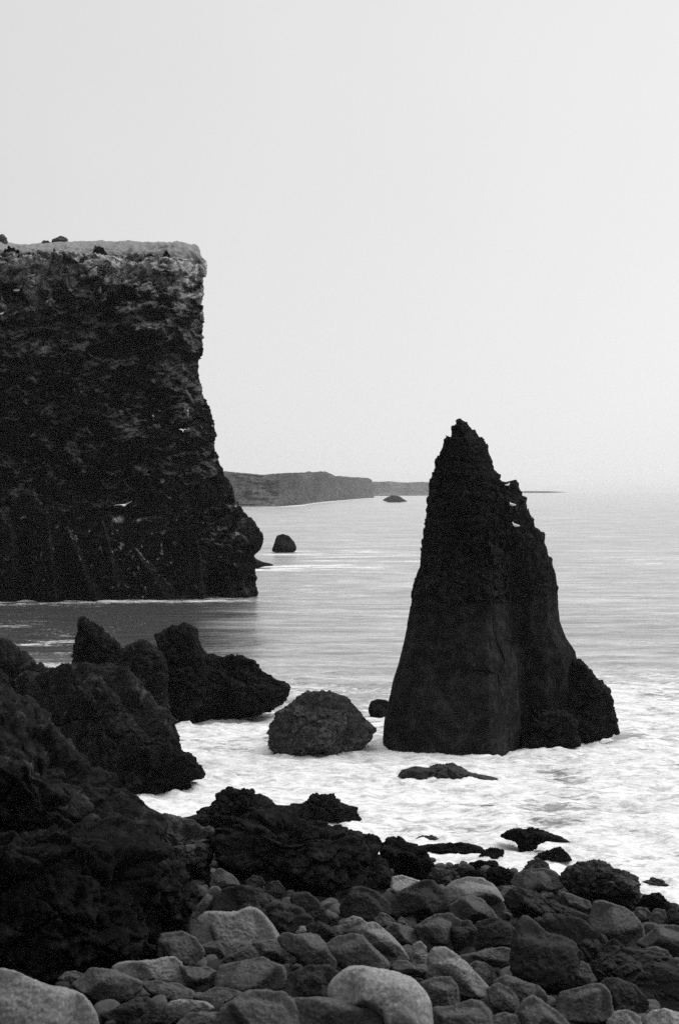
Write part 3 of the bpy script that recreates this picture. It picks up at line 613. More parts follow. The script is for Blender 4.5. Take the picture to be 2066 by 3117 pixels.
 (4, [(1130, 1190), (1180, 1130), (1250, 1123), (1322, 1160), (1335, 1265), (1220, 1290), (1135, 1260)], 'b_pale', 'round pale stone on the bottom edge, second from the right corner', {}),
 (4, [(540, 340), (580, 285), (650, 262), (740, 258), (800, 275), (850, 310), (864, 365), (760, 400), (640, 402), (555, 365)], 'b_mid', 'dome-shaped boulder with a pale cap beside the big waterline boulder', {}),
 (4, [(540, 470), (560, 400), (620, 383), (700, 395), (760, 450), (840, 490), (930, 510), (1035, 545), (1020, 590), (880, 605), (720, 580), (590, 555)], 'b_dark', 'long ridged dark boulder lying below the big waterline boulder', dict(craggy=.25, res=6)),
 (4, [(445, 405), (480, 365), (550, 358), (602, 390), (560, 450), (480, 450)], 'b_mid', 'small grey stone above the left end of the long ridged boulder', {}),
 (4, [(840, 445), (860, 396), (940, 425), (1010, 450), (1034, 495), (960, 515), (880, 512)], 'b_mid', 'pale-edged stone just under the big waterline boulder', {}),
 (4, [(1025, 580), (1060, 460), (1120, 458), (1220, 490), (1280, 530), (1340, 610), (1354, 665), (1310, 730), (1210, 725), (1110, 670), (1050, 620)], 'b_mid', 'angular pitted grey boulder with a pale right edge, near the right side', dict(p=3, planes=6)),
 (4, [(1310, 710), (1400, 640), (1440, 605), (1550, 603), (1650, 640), (1650, 790), (1500, 810), (1400, 760)], 'b_mid', 'wide grey boulder cut by the right edge below the shoreline rubble', {}),
 (4, [(745, 625), (800, 590), (880, 573), (960, 580), (1060, 640), (1150, 690), (1230, 740), (1330, 770), (1420, 800), (1520, 860), (1610, 900), (1660, 1160), (1450, 1130), (1380, 1070), (1240, 960), (1080, 920), (1000, 860), (900, 780), (800, 690)], 'b_dark', 'very long rough dark slab sloping down to the right edge', dict(rough=.02, craggy=.35, res=7, cen=(1830, 2940), base=2985, depth=.6)),
 (4, [(1315, 800), (1360, 750), (1420, 732), (1490, 755), (1534, 820), (1525, 900), (1420, 900), (1345, 855)], 'b_mid', 'smooth round stone half buried in the very long dark slab', {}),
 (4, [(940, 885), (975, 818), (1012, 840), (1032, 890), (1064, 935), (1010, 975), (955, 955)], 'b_mid', 'small knobbly stone right of the great cube-like boulder', {}),
 (4, [(1465, 565), (1510, 505), (1570, 498), (1630, 560), (1570, 635), (1480, 615)], 'b_dark', 'dark stone on the right edge just above the wide grey boulder', {}),
 (4, [(1275, 540), (1310, 495), (1370, 500), (1400, 540), (1370, 600), (1310, 590)], 'b_mid', 'grey lump at the top of the angular pitted boulder', {}),
 (4, [(1385, 560), (1420, 500), (1480, 510), (1490, 560), (1440, 620), (1395, 600)], 'b_mid', 'crumbly stone below the dark three-sided rock at the right', {}),
]
WR = [  # rocks along the waterline
 (4, [(853, 305), (880, 250), (950, 215), (1040, 206), (1090, 220), (1180, 260), (1300, 300), (1312, 360), (1324, 400), (1302, 465), (1280, 490), (1180, 490), (1060, 480), (980, 450), (900, 390), (858, 340)], 'lava_pale', 'big rugged boulder at the waterline near the right edge', dict(craggy=.24, planes=8, res=7, p=2.8)),
 (4, [(1280, 490), (1330, 440), (1440, 396), (1470, 408), (1512, 470), (1535, 510), (1440, 530), (1320, 515)], 'lava', 'dark three-sided rock at the water right of the big rugged boulder', {}),
 (4, [(1335, 340), (1390, 316), (1450, 325), (1512, 360), (1450, 375), (1380, 368)], 'wet', 'low washed-over rock in the foam at the right', dict(depth=1.2)),
 (4, [(605, 280), (650, 220), (710, 183), (747, 215), (785, 270), (700, 290)], 'lava_pale', 'small peaked rock behind the dome-shaped boulder with the pale cap', {}),
 (4, [(683, 188), (720, 165), (780, 145), (840, 126), (880, 155), (907, 208), (820, 222), (760, 218), (700, 200)], 'lava', 'wedge of black rock alone in the foam, right of the footed one', {}),
 (4, [(478, 56), (520, 35), (570, 10), (620, 15), (700, 12), (760, 30), (850, 55), (935, 102), (850, 97), (760, 90), (715, 98), (690, 125), (640, 165), (595, 165), (598, 105), (560, 84), (500, 72)], 'lava', 'long flat-topped black rock with a stubby foot out in the foam', dict(sm=1, cen=(1605, 2545), depth=.7, planes=3, big=.02, Y=31.6, craggy=.28)),
 (4, [(343, 195), (370, 150), (440, 127), (490, 140), (508, 182), (460, 212), (380, 214)], 'lava', 'round black rock at the right end of the low flat shelf', {}),
 (4, [(-60, 130), (30, 105), (150, 100), (230, 94), (330, 110), (378, 132), (372, 163), (250, 166), (110, 160), (20, 175)], 'lava', 'low flat rock shelf at the edge of the surf', dict(depth=.9)),
 (4, [(268, 218), (350, 205), (450, 203), (474, 238), (400, 258), (300, 250)], 'lava', 'flat dark stone in front of the round black rock', {}),
 (3, [(300, 130), (370, 100), (440, 89), (520, 120), (600, 150), (644, 230), (600, 310), (500, 325), (420, 290), (350, 220)], 'lava', 'bulky black rock between the overhanging outcrop and the flat shelf', dict(craggy=.3)),
 (3, [(160, 75), (200, 48), (270, 41), (312, 75), (318, 125), (220, 135)], 'lava', 'round-topped black rock at the seaward end of the overhanging outcrop', {}),
 (3, [(520, 78), (570, 51), (640, 54), (695, 82), (600, 94)], 'wet', 'tiny wet rock in the surf beyond the flat shelf', {}),
 (3, [(970, 340), (980, 250), (1040, 238), (1100, 260), (1144, 300), (1110, 365), (1020, 375)], 'lava', 'black stone left of the dome-shaped boulder with the pale cap', {}),
 (3, [(615, 300), (640, 250), (700, 258), (770, 275), (792, 312), (740, 365), (660, 355)], 'lava_pale', 'rough grey stone behind the broad pale flat-topped boulder', {}),
 (3, [(715, 245), (790, 224), (844, 250), (830, 290), (740, 285)], 'lava_pale', 'small grey stone at the water beyond the rough grey one', {}),
 (3, [(790, 300), (850, 262), (920, 262), (960, 300), (900, 335), (820, 330)], 'lava', 'low black stone between the flat dark stone and the broad pale boulder', {}),
]
for k, (z, pl, mt, lab, kw) in enumerate(BO):
    a = dict(depth=1., p=3.1, planes=11, q=24., rough=.018, craggy=.055 if mt == 'b_dark' else .028, freq=2.2, octv=6, res=6, sm=3, seed=100 + k, big=.06); a.update(kw)
    pl = np.array(pl, float); pl = pl.mean(0) + (pl - pl.mean(0)) * 1.06
    rock(zp(z, pl), mt, lab, name='boulder', cat='boulder', group=B, **a)
for k, (z, pl, mt, lab, kw) in enumerate(WR):
    a = dict(depth=.9, p=2.5, planes=8, q=20., rough=.02, freq=3, octv=4, craggy=.17, res=6, sm=2, seed=300 + k); a.update(kw)
    rock(zp(z, pl), mt, lab, name='shore_rock', cat='rock', group='rocks along the waterline', **a)

# small stones that fill the gaps of the beach
def inside(poly, x, y):
    A, Bq = poly, np.roll(poly, -1, 0)
    c = ((A[:, 1] > y) != (Bq[:, 1] > y)) & (x < (Bq[:, 0] - A[:, 0]) * (y - A[:, 1]) / (Bq[:, 1] - A[:, 1] + 1e-12) + A[:, 0])
    return c.sum() % 2 == 1
protos = []
for s in range(8):
    r_ = np.random.default_rng(500 + s); V, Fc = ico(4)
    sc = np.array([1, r_.uniform(.7, .95), r_.uniform(.55, .8)])
    t = np.ones(len(V)); q = 10.; acc = t ** -q
    for k in range(9):
        nn = r_.normal(size=3); nn /= np.linalg.norm(nn); acc = acc + np.maximum(V @ nn / r_.uniform(.72, .95), 0) ** q
    t = acc ** (-1 / q) + .05 * fbm(V * 1.3 + s * 5, 2) + .012 * fbm(V * 5 + s, 3)
    protos.append((V * t[:, None] * sc, Fc))
pm = {}
cnt = 0; tries = 0; placed = []
while cnt < 230 and tries < 14000:
    tries += 1
    px = rng.uniform(-20, 2080); py = rng.uniform(2600, 3120)
    Y = ground_Y(px, py); X = (px - CX) / F * Y
    if Y > shore(X) - .6: continue
    if px < 520 and py < 2960 - .25 * px: continue
    if any(inside(pg, px, py) for pg, _ in OUT): continue
    r = rng.uniform(.05, .16)
    if any((X - a) ** 2 + (Y - b) ** 2 < (.62 * (r + c)) ** 2 for a, b, c in placed): continue
    placed.append((X, Y, r))
    s = int(rng.integers(8)); tone = ['b_dark', 'b_dark', 'b_mid', 'b_mid'][int(rng.integers(4))]
    key = (s, tone)
    if key not in pm:
        o = mesh_obj('beach_stone', protos[s][0], protos[s][1], M[tone]); pm[key] = o
    else:
        o = pm[key].copy(); C.objects.link(o)
    o.location = (X, Y + .3 * r, gz(X, Y) - .05 * r); o.scale = (r, r, r)
    o.rotation_euler = (rng.uniform(-.5, .5), rng.uniform(-.5, .5), rng.uniform(0, 6.28))
    props(o, 'small rounded stone wedged in a gap between the larger beach boulders', 'stone', 'small stones between the beach boulders')
    cnt += 1
# ground under the stones
nx, ny = 420, 420
xs = np.linspace(-22, 22, nx); ys = np.linspace(3, 40, ny)
XX, YY = np.meshgrid(xs, ys, indexing='xy'); XX = XX.ravel(); YY = YY.ravel()
pp = np.stack([XX, YY, 0 * XX], 1)
zz = gz(XX, YY) - .12 + .10 * fbm(pp * .8, 3) + .13 * np.abs(fbm(pp * 3.2, 3, ridged=False)) 
props(mesh_obj('beach', np.stack([XX, YY, zz], 1), grid_faces(nx, ny), M['pebble']), 'dark gravel of the boulder beach sloping down to the sea', kind='structure')

# ================================================================== DISTANT HEADLANDS
def headland(name, xs, sky, foot, Ys, label, seed, alb):
    Fd = 3286.; n = 420
    x = np.linspace(xs[0], xs[-1], n)
    sk = np.interp(x, *zip(*sky)); Yb = np.interp(x, xs, Ys)
    rows = []
    prof = [(0, -.05), (0, 0), (.25, .12), (.5, .3), (.62, .55), (.72, .8), (.9, .97), (1., 1.), (3, 1.01), (9, .98), (20, .9)]
    T = []
    for a, b in zip(prof[:-1], prof[1:]):
        for t in np.linspace(0, 1, 8, endpoint=False): T.append((a[0] + (b[0] - a[0]) * t, a[1] + (b[1] - a[1]) * t))
    T.append(prof[-1])
    V = []
    for a, b in T:
        Y = Yb + a * 40
        ztop = H - (sk - 1137.5) / Fd * (Yb + 40)
        z = np.minimum(b, 1) * ztop
        V.append(np.stack([(x - 784) / Fd * Yb, Y, z], 1))
    V = np.concatenate(V)
    nz = fbm(V * np.array([.02, .006, .02]) + seed, 4, .5); up = np.tile(1., len(V))
    zr = V[:, 2]
    V[:, 1] -= 40 * nz * (zr > 0) + 14 * fbm(V * np.array([.03, .006, .14]) + seed, 5, .65) * (zr > 1)
    V[:, 2] += 1.5 * fbm(V * np.array([.05, .008, .05]) + 3, 5, .65) * (zr > .4 * zr.max())
    o = mesh_obj(name, V, grid_faces(n, len(T)), alb)
    return props(o, label, kind='structure')
M['headland'] = rock_mat('headland_rock', .025, .10, .12, .6, .8, spec=.03, ym=.12)
headland('headland', [380, 520, 640, 700, 740, 800, 862, 864], [(380, 1088), (500, 1090), (525, 1092), (560, 1094), (600, 1096), (650, 1093), (700, 1090), (735, 1090), (740, 1088), (750, 1087), (762, 1093), (775, 1100), (810, 1102), (850, 1104), (860, 1108), (863, 1120), (864, 1141)],
         None, [740, 800, 830, 960, 1200, 1550, 2100, 2300], 'nearer dark headland of low cliffs beyond the bay', 3, M['headland'])
headland('headland', [820, 900, 1000, 1060, 1064], [(820, 1113), (863, 1113), (900, 1112), (940, 1115), (980, 1113), (1040, 1116), (1064, 1138)], None, [3200, 3300, 3500, 3600, 3700], 'farther paler headland on the horizon behind the stack', 8, M['headland'])
rock(d2p([(1150, 1137), (1200, 1135), (1230, 1134.4), (1260, 1135), (1290, 1134.2), (1316, 1136.5), (1300, 1139), (1180, 1139)]), 'lava', 'thin black reef lying on the horizon right of the tall stack', name='reef', cat='reef', Y=4200, depth=.6, rough=.01, res=5, planes=0, big=0, sm=0, back=0)

# ================================================================== SEA
def sea():
    ny, nx = 1000, 420
    t = np.linspace(0, 1, ny)
    Y = 25 * np.exp(t ** 1.35 * math.log(20000 / 25)); A = np.linspace(-.42, .42, nx)
    AA, YY = np.meshgrid(A, Y, indexing='xy'); YY = YY.ravel(); XX = AA.ravel() * YY
    p = np.stack([XX, YY, 0 * XX], 1)
    fade = np.clip(60 / YY, 0, 1) ** .8
    surf = (1 - sstep(44, 75, YY + 3 * fbm(p * .07, 3)))
    z = .10 * fbm(p * np.array([.35, .5, 1]) + 2, 4) * fade + .20 * surf * fbm(p * np.array([.5, .8, 1]) + 6, 5, .55, ridged=True) + .05 * surf * fbm(p * 2.2, 3)
    z += .07 * np.sin(YY * .33 + .06 * XX + 2.5 * fbm(p * .03, 2)) * sstep(30, 50, YY) * fade
    far = sstep(110, 200, YY); z = z * (1 - far) + far * .15 * fbm(p * np.array([.05, .09, 1]), 3)
    z -= .12
    # how much foam lies where: the surf zone, the feet of the rocks, streaks in the bay
    foam = (1 - sstep(31, 60, YY)) * .60 + (1 - sstep(40, 75, YY)) * .10
    xd = XX / YY * 3286 + 784; yd = 1137.5 + H / YY * 3286
    foam = np.maximum(foam, .30 * sstep(1480, 1640, yd) * 1.)
    foam += .36 * np.exp(-((YY - 54) / 10) ** 2) * sstep(5, 10, XX)
    for (x0, y0, rx, ry, a) in ((.3, 42.6, 4.2, 3.5, .35), (-4.5, 37.5, 3.5, 3, .5), (-3, 46, 5, 3, .3), (4.6, 43.5, 4.0, 2.0, .28), (-22, 106, 22, 1.8, .42), (-31, 104.5, 9, 3.0, .3), (-8, 110, 3, 2, .2), (-6.5, 190, 6, 8, .22),
                                (-2, 118, 7, 5, .20), (-5, 150, 9, 8, .12), (-10, 66, 5, 1.6, .32), (-13, 60, 6, 1.2, .32), (-9, 56, 5, 1.2, .22)):
        foam += a * np.exp(-((XX - x0) / rx) ** 2 - ((YY - y0) / ry) ** 2)
    lf = fbm(np.stack([XX * .035, YY * .10, 0 * XX], 1) + 5, 4, .6); lf2 = fbm(np.stack([XX * .09, YY * .3, 0 * XX], 1) + 9, 3, .6)
    band = np.exp(-((yd - 1300) / 65) ** 2) * (.35 + .65 * np.exp(-((xd - 720) / 170) ** 2))
    foam += band * np.maximum(lf * .9 + lf2 * 1.1 - .08, 0) * 1.9
    bayl = np.exp(-((yd - 1470) / 45) ** 2) * (1 - sstep(150, 330, xd)); foam += bayl * np.maximum(lf2 + .05, 0) * .8
    sw1 = fbm(np.stack([XX * .16 + .5 * fbm(p * .1, 2), YY * .34, 0 * XX], 1) + 11, 4, .6); sw2 = fbm(np.stack([XX * .45, YY * 1.1, 0 * XX], 1) + 21, 4, .6)
    foam *= np.clip(.95 + 1.3 * sw1 + .85 * sw2, .2, 1.6)
    collar = np.exp(-(np.hypot((XX - 4.9) / 4.0, (YY - 45.2) / 3.2) ** 4))
    for po, yo in OUT:
        if yo < 26 or yo > 60: continue
        lo, hi = po.min(0), po.max(0); kx = (hi[0] - lo[0]) / 2 / F * yo
        xc = ((lo[0] + hi[0]) / 2 - CX) / F * yo; yb = H * F / max(hi[1] - HY, 200)
        cl_ = np.exp(-(np.hypot((XX - xc) / (kx * 1.25 + .4), (YY - yb - .4 * kx) / (kx * .8 + .7)) ** 4)); foam += .30 * cl_; collar = np.maximum(collar, cl_)
    coast = np.interp(xd, [380, 520, 640, 700, 740, 800, 862, 870, 1000], [740, 800, 830, 960, 1200, 1550, 2100, 3000, 3400]) - 6
    sw = np.interp(xd, [560, 640, 690, 720, 800, 850, 990], [0, .3, .8, .8, .7, 1., .8])
    foam += sw * np.exp(-((YY - coast * .945) / (.045 * coast)) ** 2) * np.clip(.8 + 1.2 * lf, .2, 1.6) * (xd < 1000)
    z += .05 * np.clip(foam, 0, 1) * surf + .32 * collar * np.maximum(fbm(p * np.array([1.1, 1.1, 1]) + 41, 4, .6) + .05, 0) * surf
    unshaded = 1 - (1 - sstep(430, 720, xd + 160 * lf2 + 60 * sw2)) * sstep(60, 75, YY) * (1 - sstep(105, 125, YY))  # mask that keeps the painted sheen off the water darkened by the cliff
    sky_sheen = (.46 + .08 * sstep(300, 1500, YY)) * unshaded * np.clip(.85 + .7 * lf + .35 * lf2, .3, 1.3)  # painted sky sheen: diffuse white mixed in to brighten the open water
    o = mesh_obj('sea', np.stack([XX, YY, z], 1), grid_faces(nx, ny), M['sea'], attr={'foam': foam, 'sky_sheen': sky_sheen})
    return props(o, 'grey sea with white surf round the rocks', kind='structure')
m, nt, N, L, P = newmat('sea_water'); M['sea'] = m
v = coord(nt)
mp = N.new('ShaderNodeMapping'); L.new(v, mp.inputs['Vector']); mp.inputs['Scale'].default_value = (.38, 1., 1.); mp.inputs['Rotation'].default_value = (0, 0, .12)
att = N.new('ShaderNodeAttribute'); att.attribute_name = 'foam'
n1 = noise_node(nt, mp.outputs[0], .55, 9, .66, 1.6); n2 = noise_node(nt, mp.outputs[0], 3.2, 6, .65, 1.0)
n4 = noise_node(nt, mp.outputs[0], 1.9, 7, .62, 1.4)
n5 = noise_node(nt, mp.outputs[0], 9., 6, .65, .8)
rid2 = mathn(nt, 'SUBTRACT', 1., mathn(nt, 'MULTIPLY', mathn(nt, 'ABSOLUTE', mathn(nt, 'SUBTRACT', n4.outputs['Fac'], .5)), 7.))
rid = mathn(nt, 'SUBTRACT', 1., mathn(nt, 'MULTIPLY', mathn(nt, 'ABSOLUTE', mathn(nt, 'SUBTRACT', n1.outputs['Fac'], .5)), 5.))
tex = mathn(nt, 'ADD', mathn(nt, 'ADD', mathn(nt, 'MULTIPLY', rid, .36), mathn(nt, 'MULTIPLY', rid2, .22)), mathn(nt, 'ADD', mathn(nt, 'MULTIPLY', n2.outputs['Fac'], .75), mathn(nt, 'MULTIPLY', mathn(nt, 'SUBTRACT', n5.outputs['Fac'], .5), .55)))
cov = mathn(nt, 'ADD', mathn(nt, 'MULTIPLY', att.outputs['Fac'], 1.1), mathn(nt, 'SUBTRACT', tex, .90))
ff = ramp(nt, cov, [(.10, 0), (.22, .5), (.42, 1)])
fmix = mathn(nt, 'ADD', mathn(nt, 'MULTIPLY', n2.outputs['Fac'], .6), mathn(nt, 'MULTIPLY', n5.outputs['Fac'], .4))
foamc = ramp(nt, fmix, [(.38, .40), (.5, .68), (.6, .84)])
df = N.new('ShaderNodeBsdfDiffuse'); L.new(foamc.outputs[0], df.inputs['Color'])
P.inputs['Base Color'].default_value = G(.06); P.inputs['IOR'].default_value = 1.33
cam = N.new('ShaderNodeNewGeometry'); sp = N.new('ShaderNodeSeparateXYZ'); L.new(cam.outputs['Position'], sp.inputs[0])
P.inputs['Roughness'].default_value = .17
w1 = noise_node(nt, mp.outputs[0], 1.5, 5, .6, .6); w2 = noise_node(nt, mp.outputs[0], 7, 3, .5, .3)
mp2 = N.new('ShaderNodeMapping'); L.new(v, mp2.inputs['Vector']); mp2.inputs['Scale'].default_value = (.16, .62, 1.); mp2.inputs['Rotation'].default_value = (0, 0, .1)
w3 = noise_node(nt, mp2.outputs[0], 1., 3, .5, .8)
hb = mathn(nt, 'ADD', mathn(nt, 'ADD', w1.outputs['Fac'], mathn(nt, 'MULTIPLY', w3.outputs['Fac'], 3.2)), mathn(nt, 'MULTIPLY', w2.outputs['Fac'], .18))
L.new(bump(nt, hb, .6, .16), P.inputs['Normal'])
fb = bump(nt, mathn(nt, 'ADD', n2.outputs['Fac'], mathn(nt, 'MULTIPLY', rid, .6)), .6, .12); L.new(fb, df.inputs['Normal'])
va = N.new('ShaderNodeAttribute'); va.attribute_name = 'sky_sheen'
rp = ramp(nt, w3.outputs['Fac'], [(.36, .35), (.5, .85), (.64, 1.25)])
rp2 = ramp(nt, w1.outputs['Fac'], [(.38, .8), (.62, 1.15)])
ffv = mathn(nt, 'MAXIMUM', ff.outputs[0], mathn(nt, 'MULTIPLY', mathn(nt, 'MULTIPLY', va.outputs['Fac'], rp.outputs[0]), rp2.outputs[0]))  # painted sheen, broken up by wave noise to look like ripples
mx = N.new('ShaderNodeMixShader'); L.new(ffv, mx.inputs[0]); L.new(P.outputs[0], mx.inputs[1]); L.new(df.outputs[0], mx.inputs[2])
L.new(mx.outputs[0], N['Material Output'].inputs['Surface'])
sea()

# ================================================================== GULLS
m, nt, N, L, P = newmat('white_plumage'); P.inputs['Base Color'].default_value = G(.82); P.inputs['Roughness'].default_value = .8; M['gull'] = m
nz_ = noise_node(nt, coord(nt), 30, 3); cr = ramp(nt, nz_.outputs['Fac'], [(.3, .74), (.7, .86)]); L.new(cr.outputs[0], P.inputs['Base Color'])
def gull_mesh(flying, wing_up=(.25, .25)):
    Vs, Fs = [], []
    def loft(pts, radii, n=10, sq=(1, 1)):
        base = len(Vs); pts = [np.array(q, float) for q in pts]
        for i, (q, r) in enumerate(zip(pts, radii)):
            t = pts[min(i + 1, len(pts) - 1)] - pts[max(i - 1, 0)]; t /= np.linalg.norm(t)
            s_ = np.cross(t, [0, 0, 1]); s_ /= np.linalg.norm(s_); u_ = np.cross(s_, t)
            for k in range(n):
                a = 2 * math.pi * k / n; Vs.append(q + s_ * r * sq[0] * math.cos(a) + u_ * r * sq[1] * math.sin(a))
        for i in range(len(pts) - 1):
            for k in range(n):
                Fs.append((base + i * n + k, base + i * n + (k + 1) % n, base + (i + 1) * n + (k + 1) % n, base + (i + 1) * n + k))
        Fs.append(tuple(base + k for k in range(n))[::-1]); Fs.append(tuple(base + (len(pts) - 1) * n + k for k in range(n)))
    if flying:
        loft([(-.30, 0, .01), (-.22, 0, .0), (-.12, 0, -.01), (0, 0, -.015), (.1, 0, 0), (.17, 0, .02), (.22, 0, .03), (.255, 0, .028), (.29, 0, .02), (.315, 0, .012)], [.012, .035, .06, .075, .068, .045, .046, .036, .014, .006])
        loft([(-.36, 0, .01), (-.28, 0, .01), (-.18, 0, .0)], [.07, .05, .03], sq=(1., .18))
        for sd, wu in ((1, wing_up[0]), (-1, wing_up[1])):
            base = len(Vs); n = 12
            for t in np.linspace(0, 1, 11):
                y = sd * (.03 + .60 * t); zz = wu * (.62 * min(t, .42) / .42 * .42 + max(0, t - .42) * .25) + .02
                xx = .06 + .07 * math.sin(min(t / .42, 1) * math.pi / 2) - .22 * max(0, t - .42) / .58
                ch = .10 * (1 - .8 * t ** 1.6) + .008; th = .022 * (1 - t) + .008
                for k in range(n):
                    a = 2 * math.pi * k / n; Vs.append(np.array([xx - ch * .3 + ch * math.cos(a), y, zz + th * math.sin(a)]))
            for i in range(10):
                for k in range(n):
                    f = (base + i * n + k, base + i * n + (k + 1) % n, base + (i + 1) * n + (k + 1) % n, base + (i + 1) * n + k)
                    Fs.append(f if sd < 0 else f[::-1])
            c0 = tuple(base + k for k in range(n)); c1 = tuple(base + 10 * n + k for k in range(n))
            Fs.append(c0 if sd > 0 else c0[::-1]); Fs.append(c1[::-1] if sd > 0 else c1)
    else:
        loft([(-.30, 0, .10), (-.2, 0, .12), (-.1, 0, .14), (.02, 0, .16), (.10, 0, .20), (.13, 0, .26), (.15, 0, .31), (.18, 0, .335), (.215, 0, .335), (.25, 0, .325), (.275, 0, .315)], [.012, .05, .085, .10, .085, .055, .045, .05, .035, .014, .006], n=12)
        for sd in (1, -1):
            loft([(-.34, sd * .03, .12), (-.2, sd * .07, .15), (-.05, sd * .085, .17), (.08, sd * .07, .19)], [.012, .05, .06, .03], sq=(.45, 1))
            loft([(.0, sd * .035, .10), (.005, sd * .035, .03), (.0, sd * .035, .0)], [.012, .008, .012], n=6)
    me = bpy.data.meshes.new('gull'); me.from_pydata([tuple(q) for q in Vs], [], Fs); me.update()
    o = bpy.data.objects.new('gull_build', me); C.objects.link(o)
    md = o.modifiers.new('weld', 'REMESH'); md.mode = 'VOXEL'; md.voxel_size = .012; md.use_smooth_shade = True
    dg = bpy.context.evaluated_depsgraph_get(); me2 = bpy.data.meshes.new_from_object(o.evaluated_get(dg)); me2.name = 'gull'
    bpy.data.objects.remove(o); me2.materials.clear(); me2.materials.append(M['gull'])
    me2.polygons.foreach_set('use_smooth', np.ones(len(me2.polygons), dtype=bool))
    return me2
def gull(me, pos, rot, label, sc=1.):
    o = bpy.data.objects.new('gull', me); C.objects.link(o); o.location = pos; o.rotation_euler = rot; o.scale = (sc,) * 3
    return props(o, label, 'bird', 'white gulls about the cliff and the stack')
g_fly = gull_mesh(True); g_fly2 = gull_mesh(True, (.9, .9)); g_sit = gull_mesh(False)
R = math.radians
gull(g_fly, W(287 * D2P, 1167 * D2P, 88), (R(-12), R(0), R(70)), 'white gull gliding with outspread wings in front of the lower cliff')
gull(g_fly2, W(423 * D2P, 995 * D2P, 100), (R(0), R(-50), R(95)), 'small white gull flying near the right side of the cliff face, wings level', .42)
bpy.context.view_layer.update()
dg = bpy.context.evaluated_depsgraph_get()
def on_rock(xd, yd):
    d = Vector(((xd - 784) / 3286, 1, -(yd - 1137.5) / 3286)).normalized()
    ok, loc, n, i, ob, mt = S.ray_cast(dg, Vector((0, 0, H)), d)
    return loc if ok else None
for xd, yd, rz, lab, sc in ((42, 675, 20, 'largest of the white gulls perched high at the left of the cliff', 1.0), (71, 665, 160, 'white gull perched high on the cliff, left one of a close pair', .8), (79, 660, 200, 'white gull perched high on the cliff, right one of a close pair', .7),
                       (5, 728, 10, 'white gull perched by the left edge of the photo, below the high cliff trio', .7),
                       (1181, 1169, 150, 'white gull perched high on the right shoulder of the stack', .42), (1189, 1217, 170, 'white gull perched beside a dark hole on the right side of the stack', .45), (1172, 1122, 20, 'white gull standing on the stepped ledge against the sky', .3)):
    pnt = on_rock(xd, yd)
    if pnt is None: continue
    gull(g_sit, (pnt.x, pnt.y - .12 * sc, pnt.z - .02), (0, 0, R(rz)), lab, sc)

# ================================================================== AIR
def haze():
    x0, x1, y0, y1, z0, z1 = -9500, 9500, -60, 20500, -9.5, 62
    V = [(x, y, z) for z in (z0, z1) for y in (y0, y1) for x in (x0, x1)]
    Fq = [(0, 2, 3, 1), (4, 5, 7, 6), (0, 1, 5, 4), (2, 6, 7, 3), (0, 4, 6, 2), (1, 3, 7, 5)]
    mt = bpy.data.materials.new('sea_haze'); mt.use_nodes = True; nt = mt.node_tree
    nt.nodes.remove(nt.nodes['Principled BSDF'])
    pv = nt.nodes.new('ShaderNodeVolumePrincipled'); pv.inputs['Color'].default_value = G(.96); pv.inputs['Density'].default_value = .0001; pv.inputs['Anisotropy'].default_value = 0
    nt.links.new(pv.outputs[0], nt.nodes['Material Output'].inputs['Volume'])
    o = mesh_obj('haze', V, Fq, mt, smooth=False); props(o, 'pale sea haze in the air', kind='stuff')
haze()

# ================================================================== SKY, SUN, CAMERA
w = bpy.data.worlds.new('World'); S.world = w; w.use_nodes = True; nt = w.node_tree; L = nt.links
bg = nt.nodes['Background']; sky = nt.nodes.new('ShaderNodeTexSky'); sky.sky_type = 'NISHITA'; sky.sun_disc = False
EL, AZ = math.radians(50), math.radians(72)      # sun high behind the cloud, ahead and to the right
sky.sun_elevation = EL; sky.sun_rotation = AZ; sky.dust_density = 3
bw = nt.nodes.new('ShaderNodeRGBToBW'); L.new(sky.outputs[0], bw.inputs[0])
tc = nt.nodes.new('ShaderNodeTexCoord'); sep = nt.nodes.new('ShaderNodeSeparateXYZ'); L.new(tc.outputs['Generated'], sep.inputs[0])
cl = noise_node(nt, tc.outputs['Generated'], 2.2, 4, .5, .3)
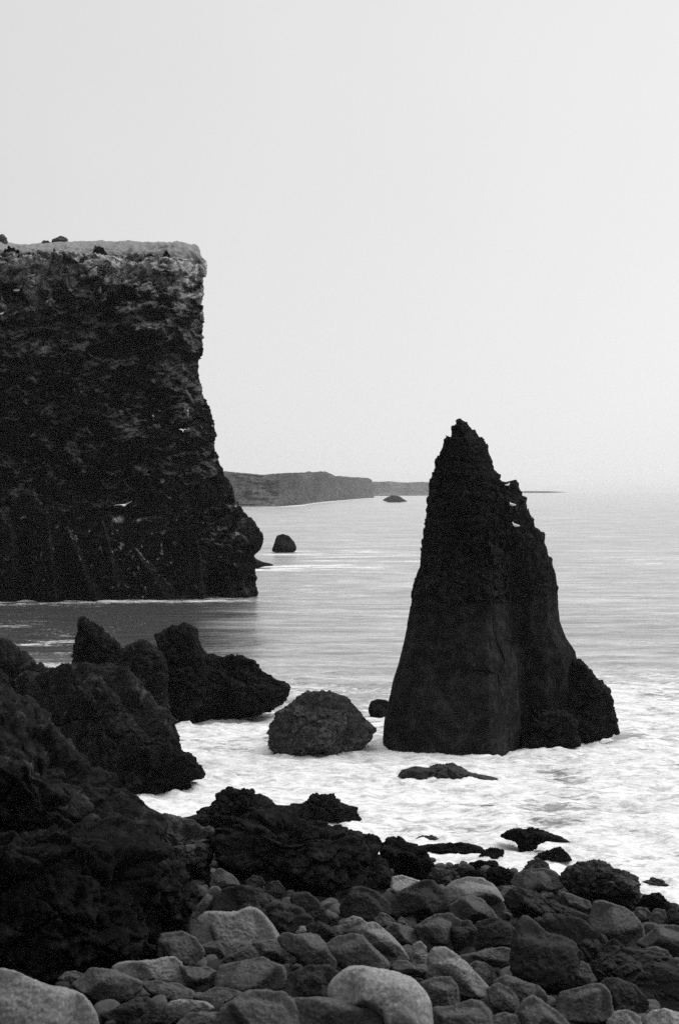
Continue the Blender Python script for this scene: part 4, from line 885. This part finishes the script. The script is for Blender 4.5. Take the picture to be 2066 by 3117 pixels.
# even cloud deck: lighter towards the sun side (right, ahead), darker over the land behind, brightest overhead
base = mathn(nt, 'ADD', 7.88, mathn(nt, 'MULTIPLY', sep.outputs['X'], 2.9))
base = mathn(nt, 'ADD', base, mathn(nt, 'MULTIPLY', mathn(nt, 'SUBTRACT', sep.outputs['Y'], 1.), 2.9))
base = mathn(nt, 'ADD', base, mathn(nt, 'MULTIPLY', mathn(nt, 'SUBTRACT', cl.outputs['Fac'], .5), 1.2))
zen = nt.nodes.new('ShaderNodeMapRange'); zen.inputs['From Min'].default_value = .45; zen.inputs['From Max'].default_value = 1; zen.inputs['To Min'].default_value = 0; zen.inputs['To Max'].default_value = 11
L.new(sep.outputs['Z'], zen.inputs['Value'])
base = mathn(nt, 'ADD', base, zen.outputs[0])
low = mathn(nt, 'MULTIPLY', sep.outputs['Z'], -.6); lowc = mathn(nt, 'MAXIMUM', low, -.9); base = mathn(nt, 'ADD', base, lowc)
base = mathn(nt, 'MAXIMUM', base, 1.)
skyc = mathn(nt, 'MINIMUM', bw.outputs[0], 12.)
tot = mathn(nt, 'ADD', mathn(nt, 'MULTIPLY', base, .9), mathn(nt, 'MULTIPLY', skyc, .1))
L.new(tot, bg.inputs['Color']); bg.inputs['Strength'].default_value = .112
sl = bpy.data.lights.new('sun', 'SUN'); sl.energy = 2.0; sl.angle = math.radians(28); sl.color = (1, 1, 1)
so = bpy.data.objects.new('sun', sl); C.objects.link(so)
dv = Vector((math.sin(AZ) * math.cos(EL), math.cos(AZ) * math.cos(EL), math.sin(EL)))
so.rotation_euler = dv.to_track_quat('Z', 'Y').to_euler(); so.location = dv * 40
cd = bpy.data.cameras.new('camera'); co = bpy.data.objects.new('camera', cd); C.objects.link(co)
co.location = (0, 0, H); co.rotation_euler = (math.pi / 2, 0, 0)
cd.sensor_fit = 'VERTICAL'; cd.sensor_height = 36; cd.sensor_width = 24; cd.lens = F / 3117 * 36
cd.shift_y = -(1558.5 - HY) / 3117; cd.clip_start = .1; cd.clip_end = 40000
cd.dof.use_dof = True; cd.dof.focus_distance = 44; cd.dof.aperture_fstop = 5.6
S.camera = co
S.view_settings.view_transform = 'Standard'; S.view_settings.look = 'None'; S.view_settings.exposure = 0; S.view_settings.gamma = 1
S.cycles.use_denoising = False
S.cycles.max_bounces = 6; S.cycles.volume_bounces = 1; S.cycles.diffuse_bounces = 3; S.cycles.glossy_bounces = 3
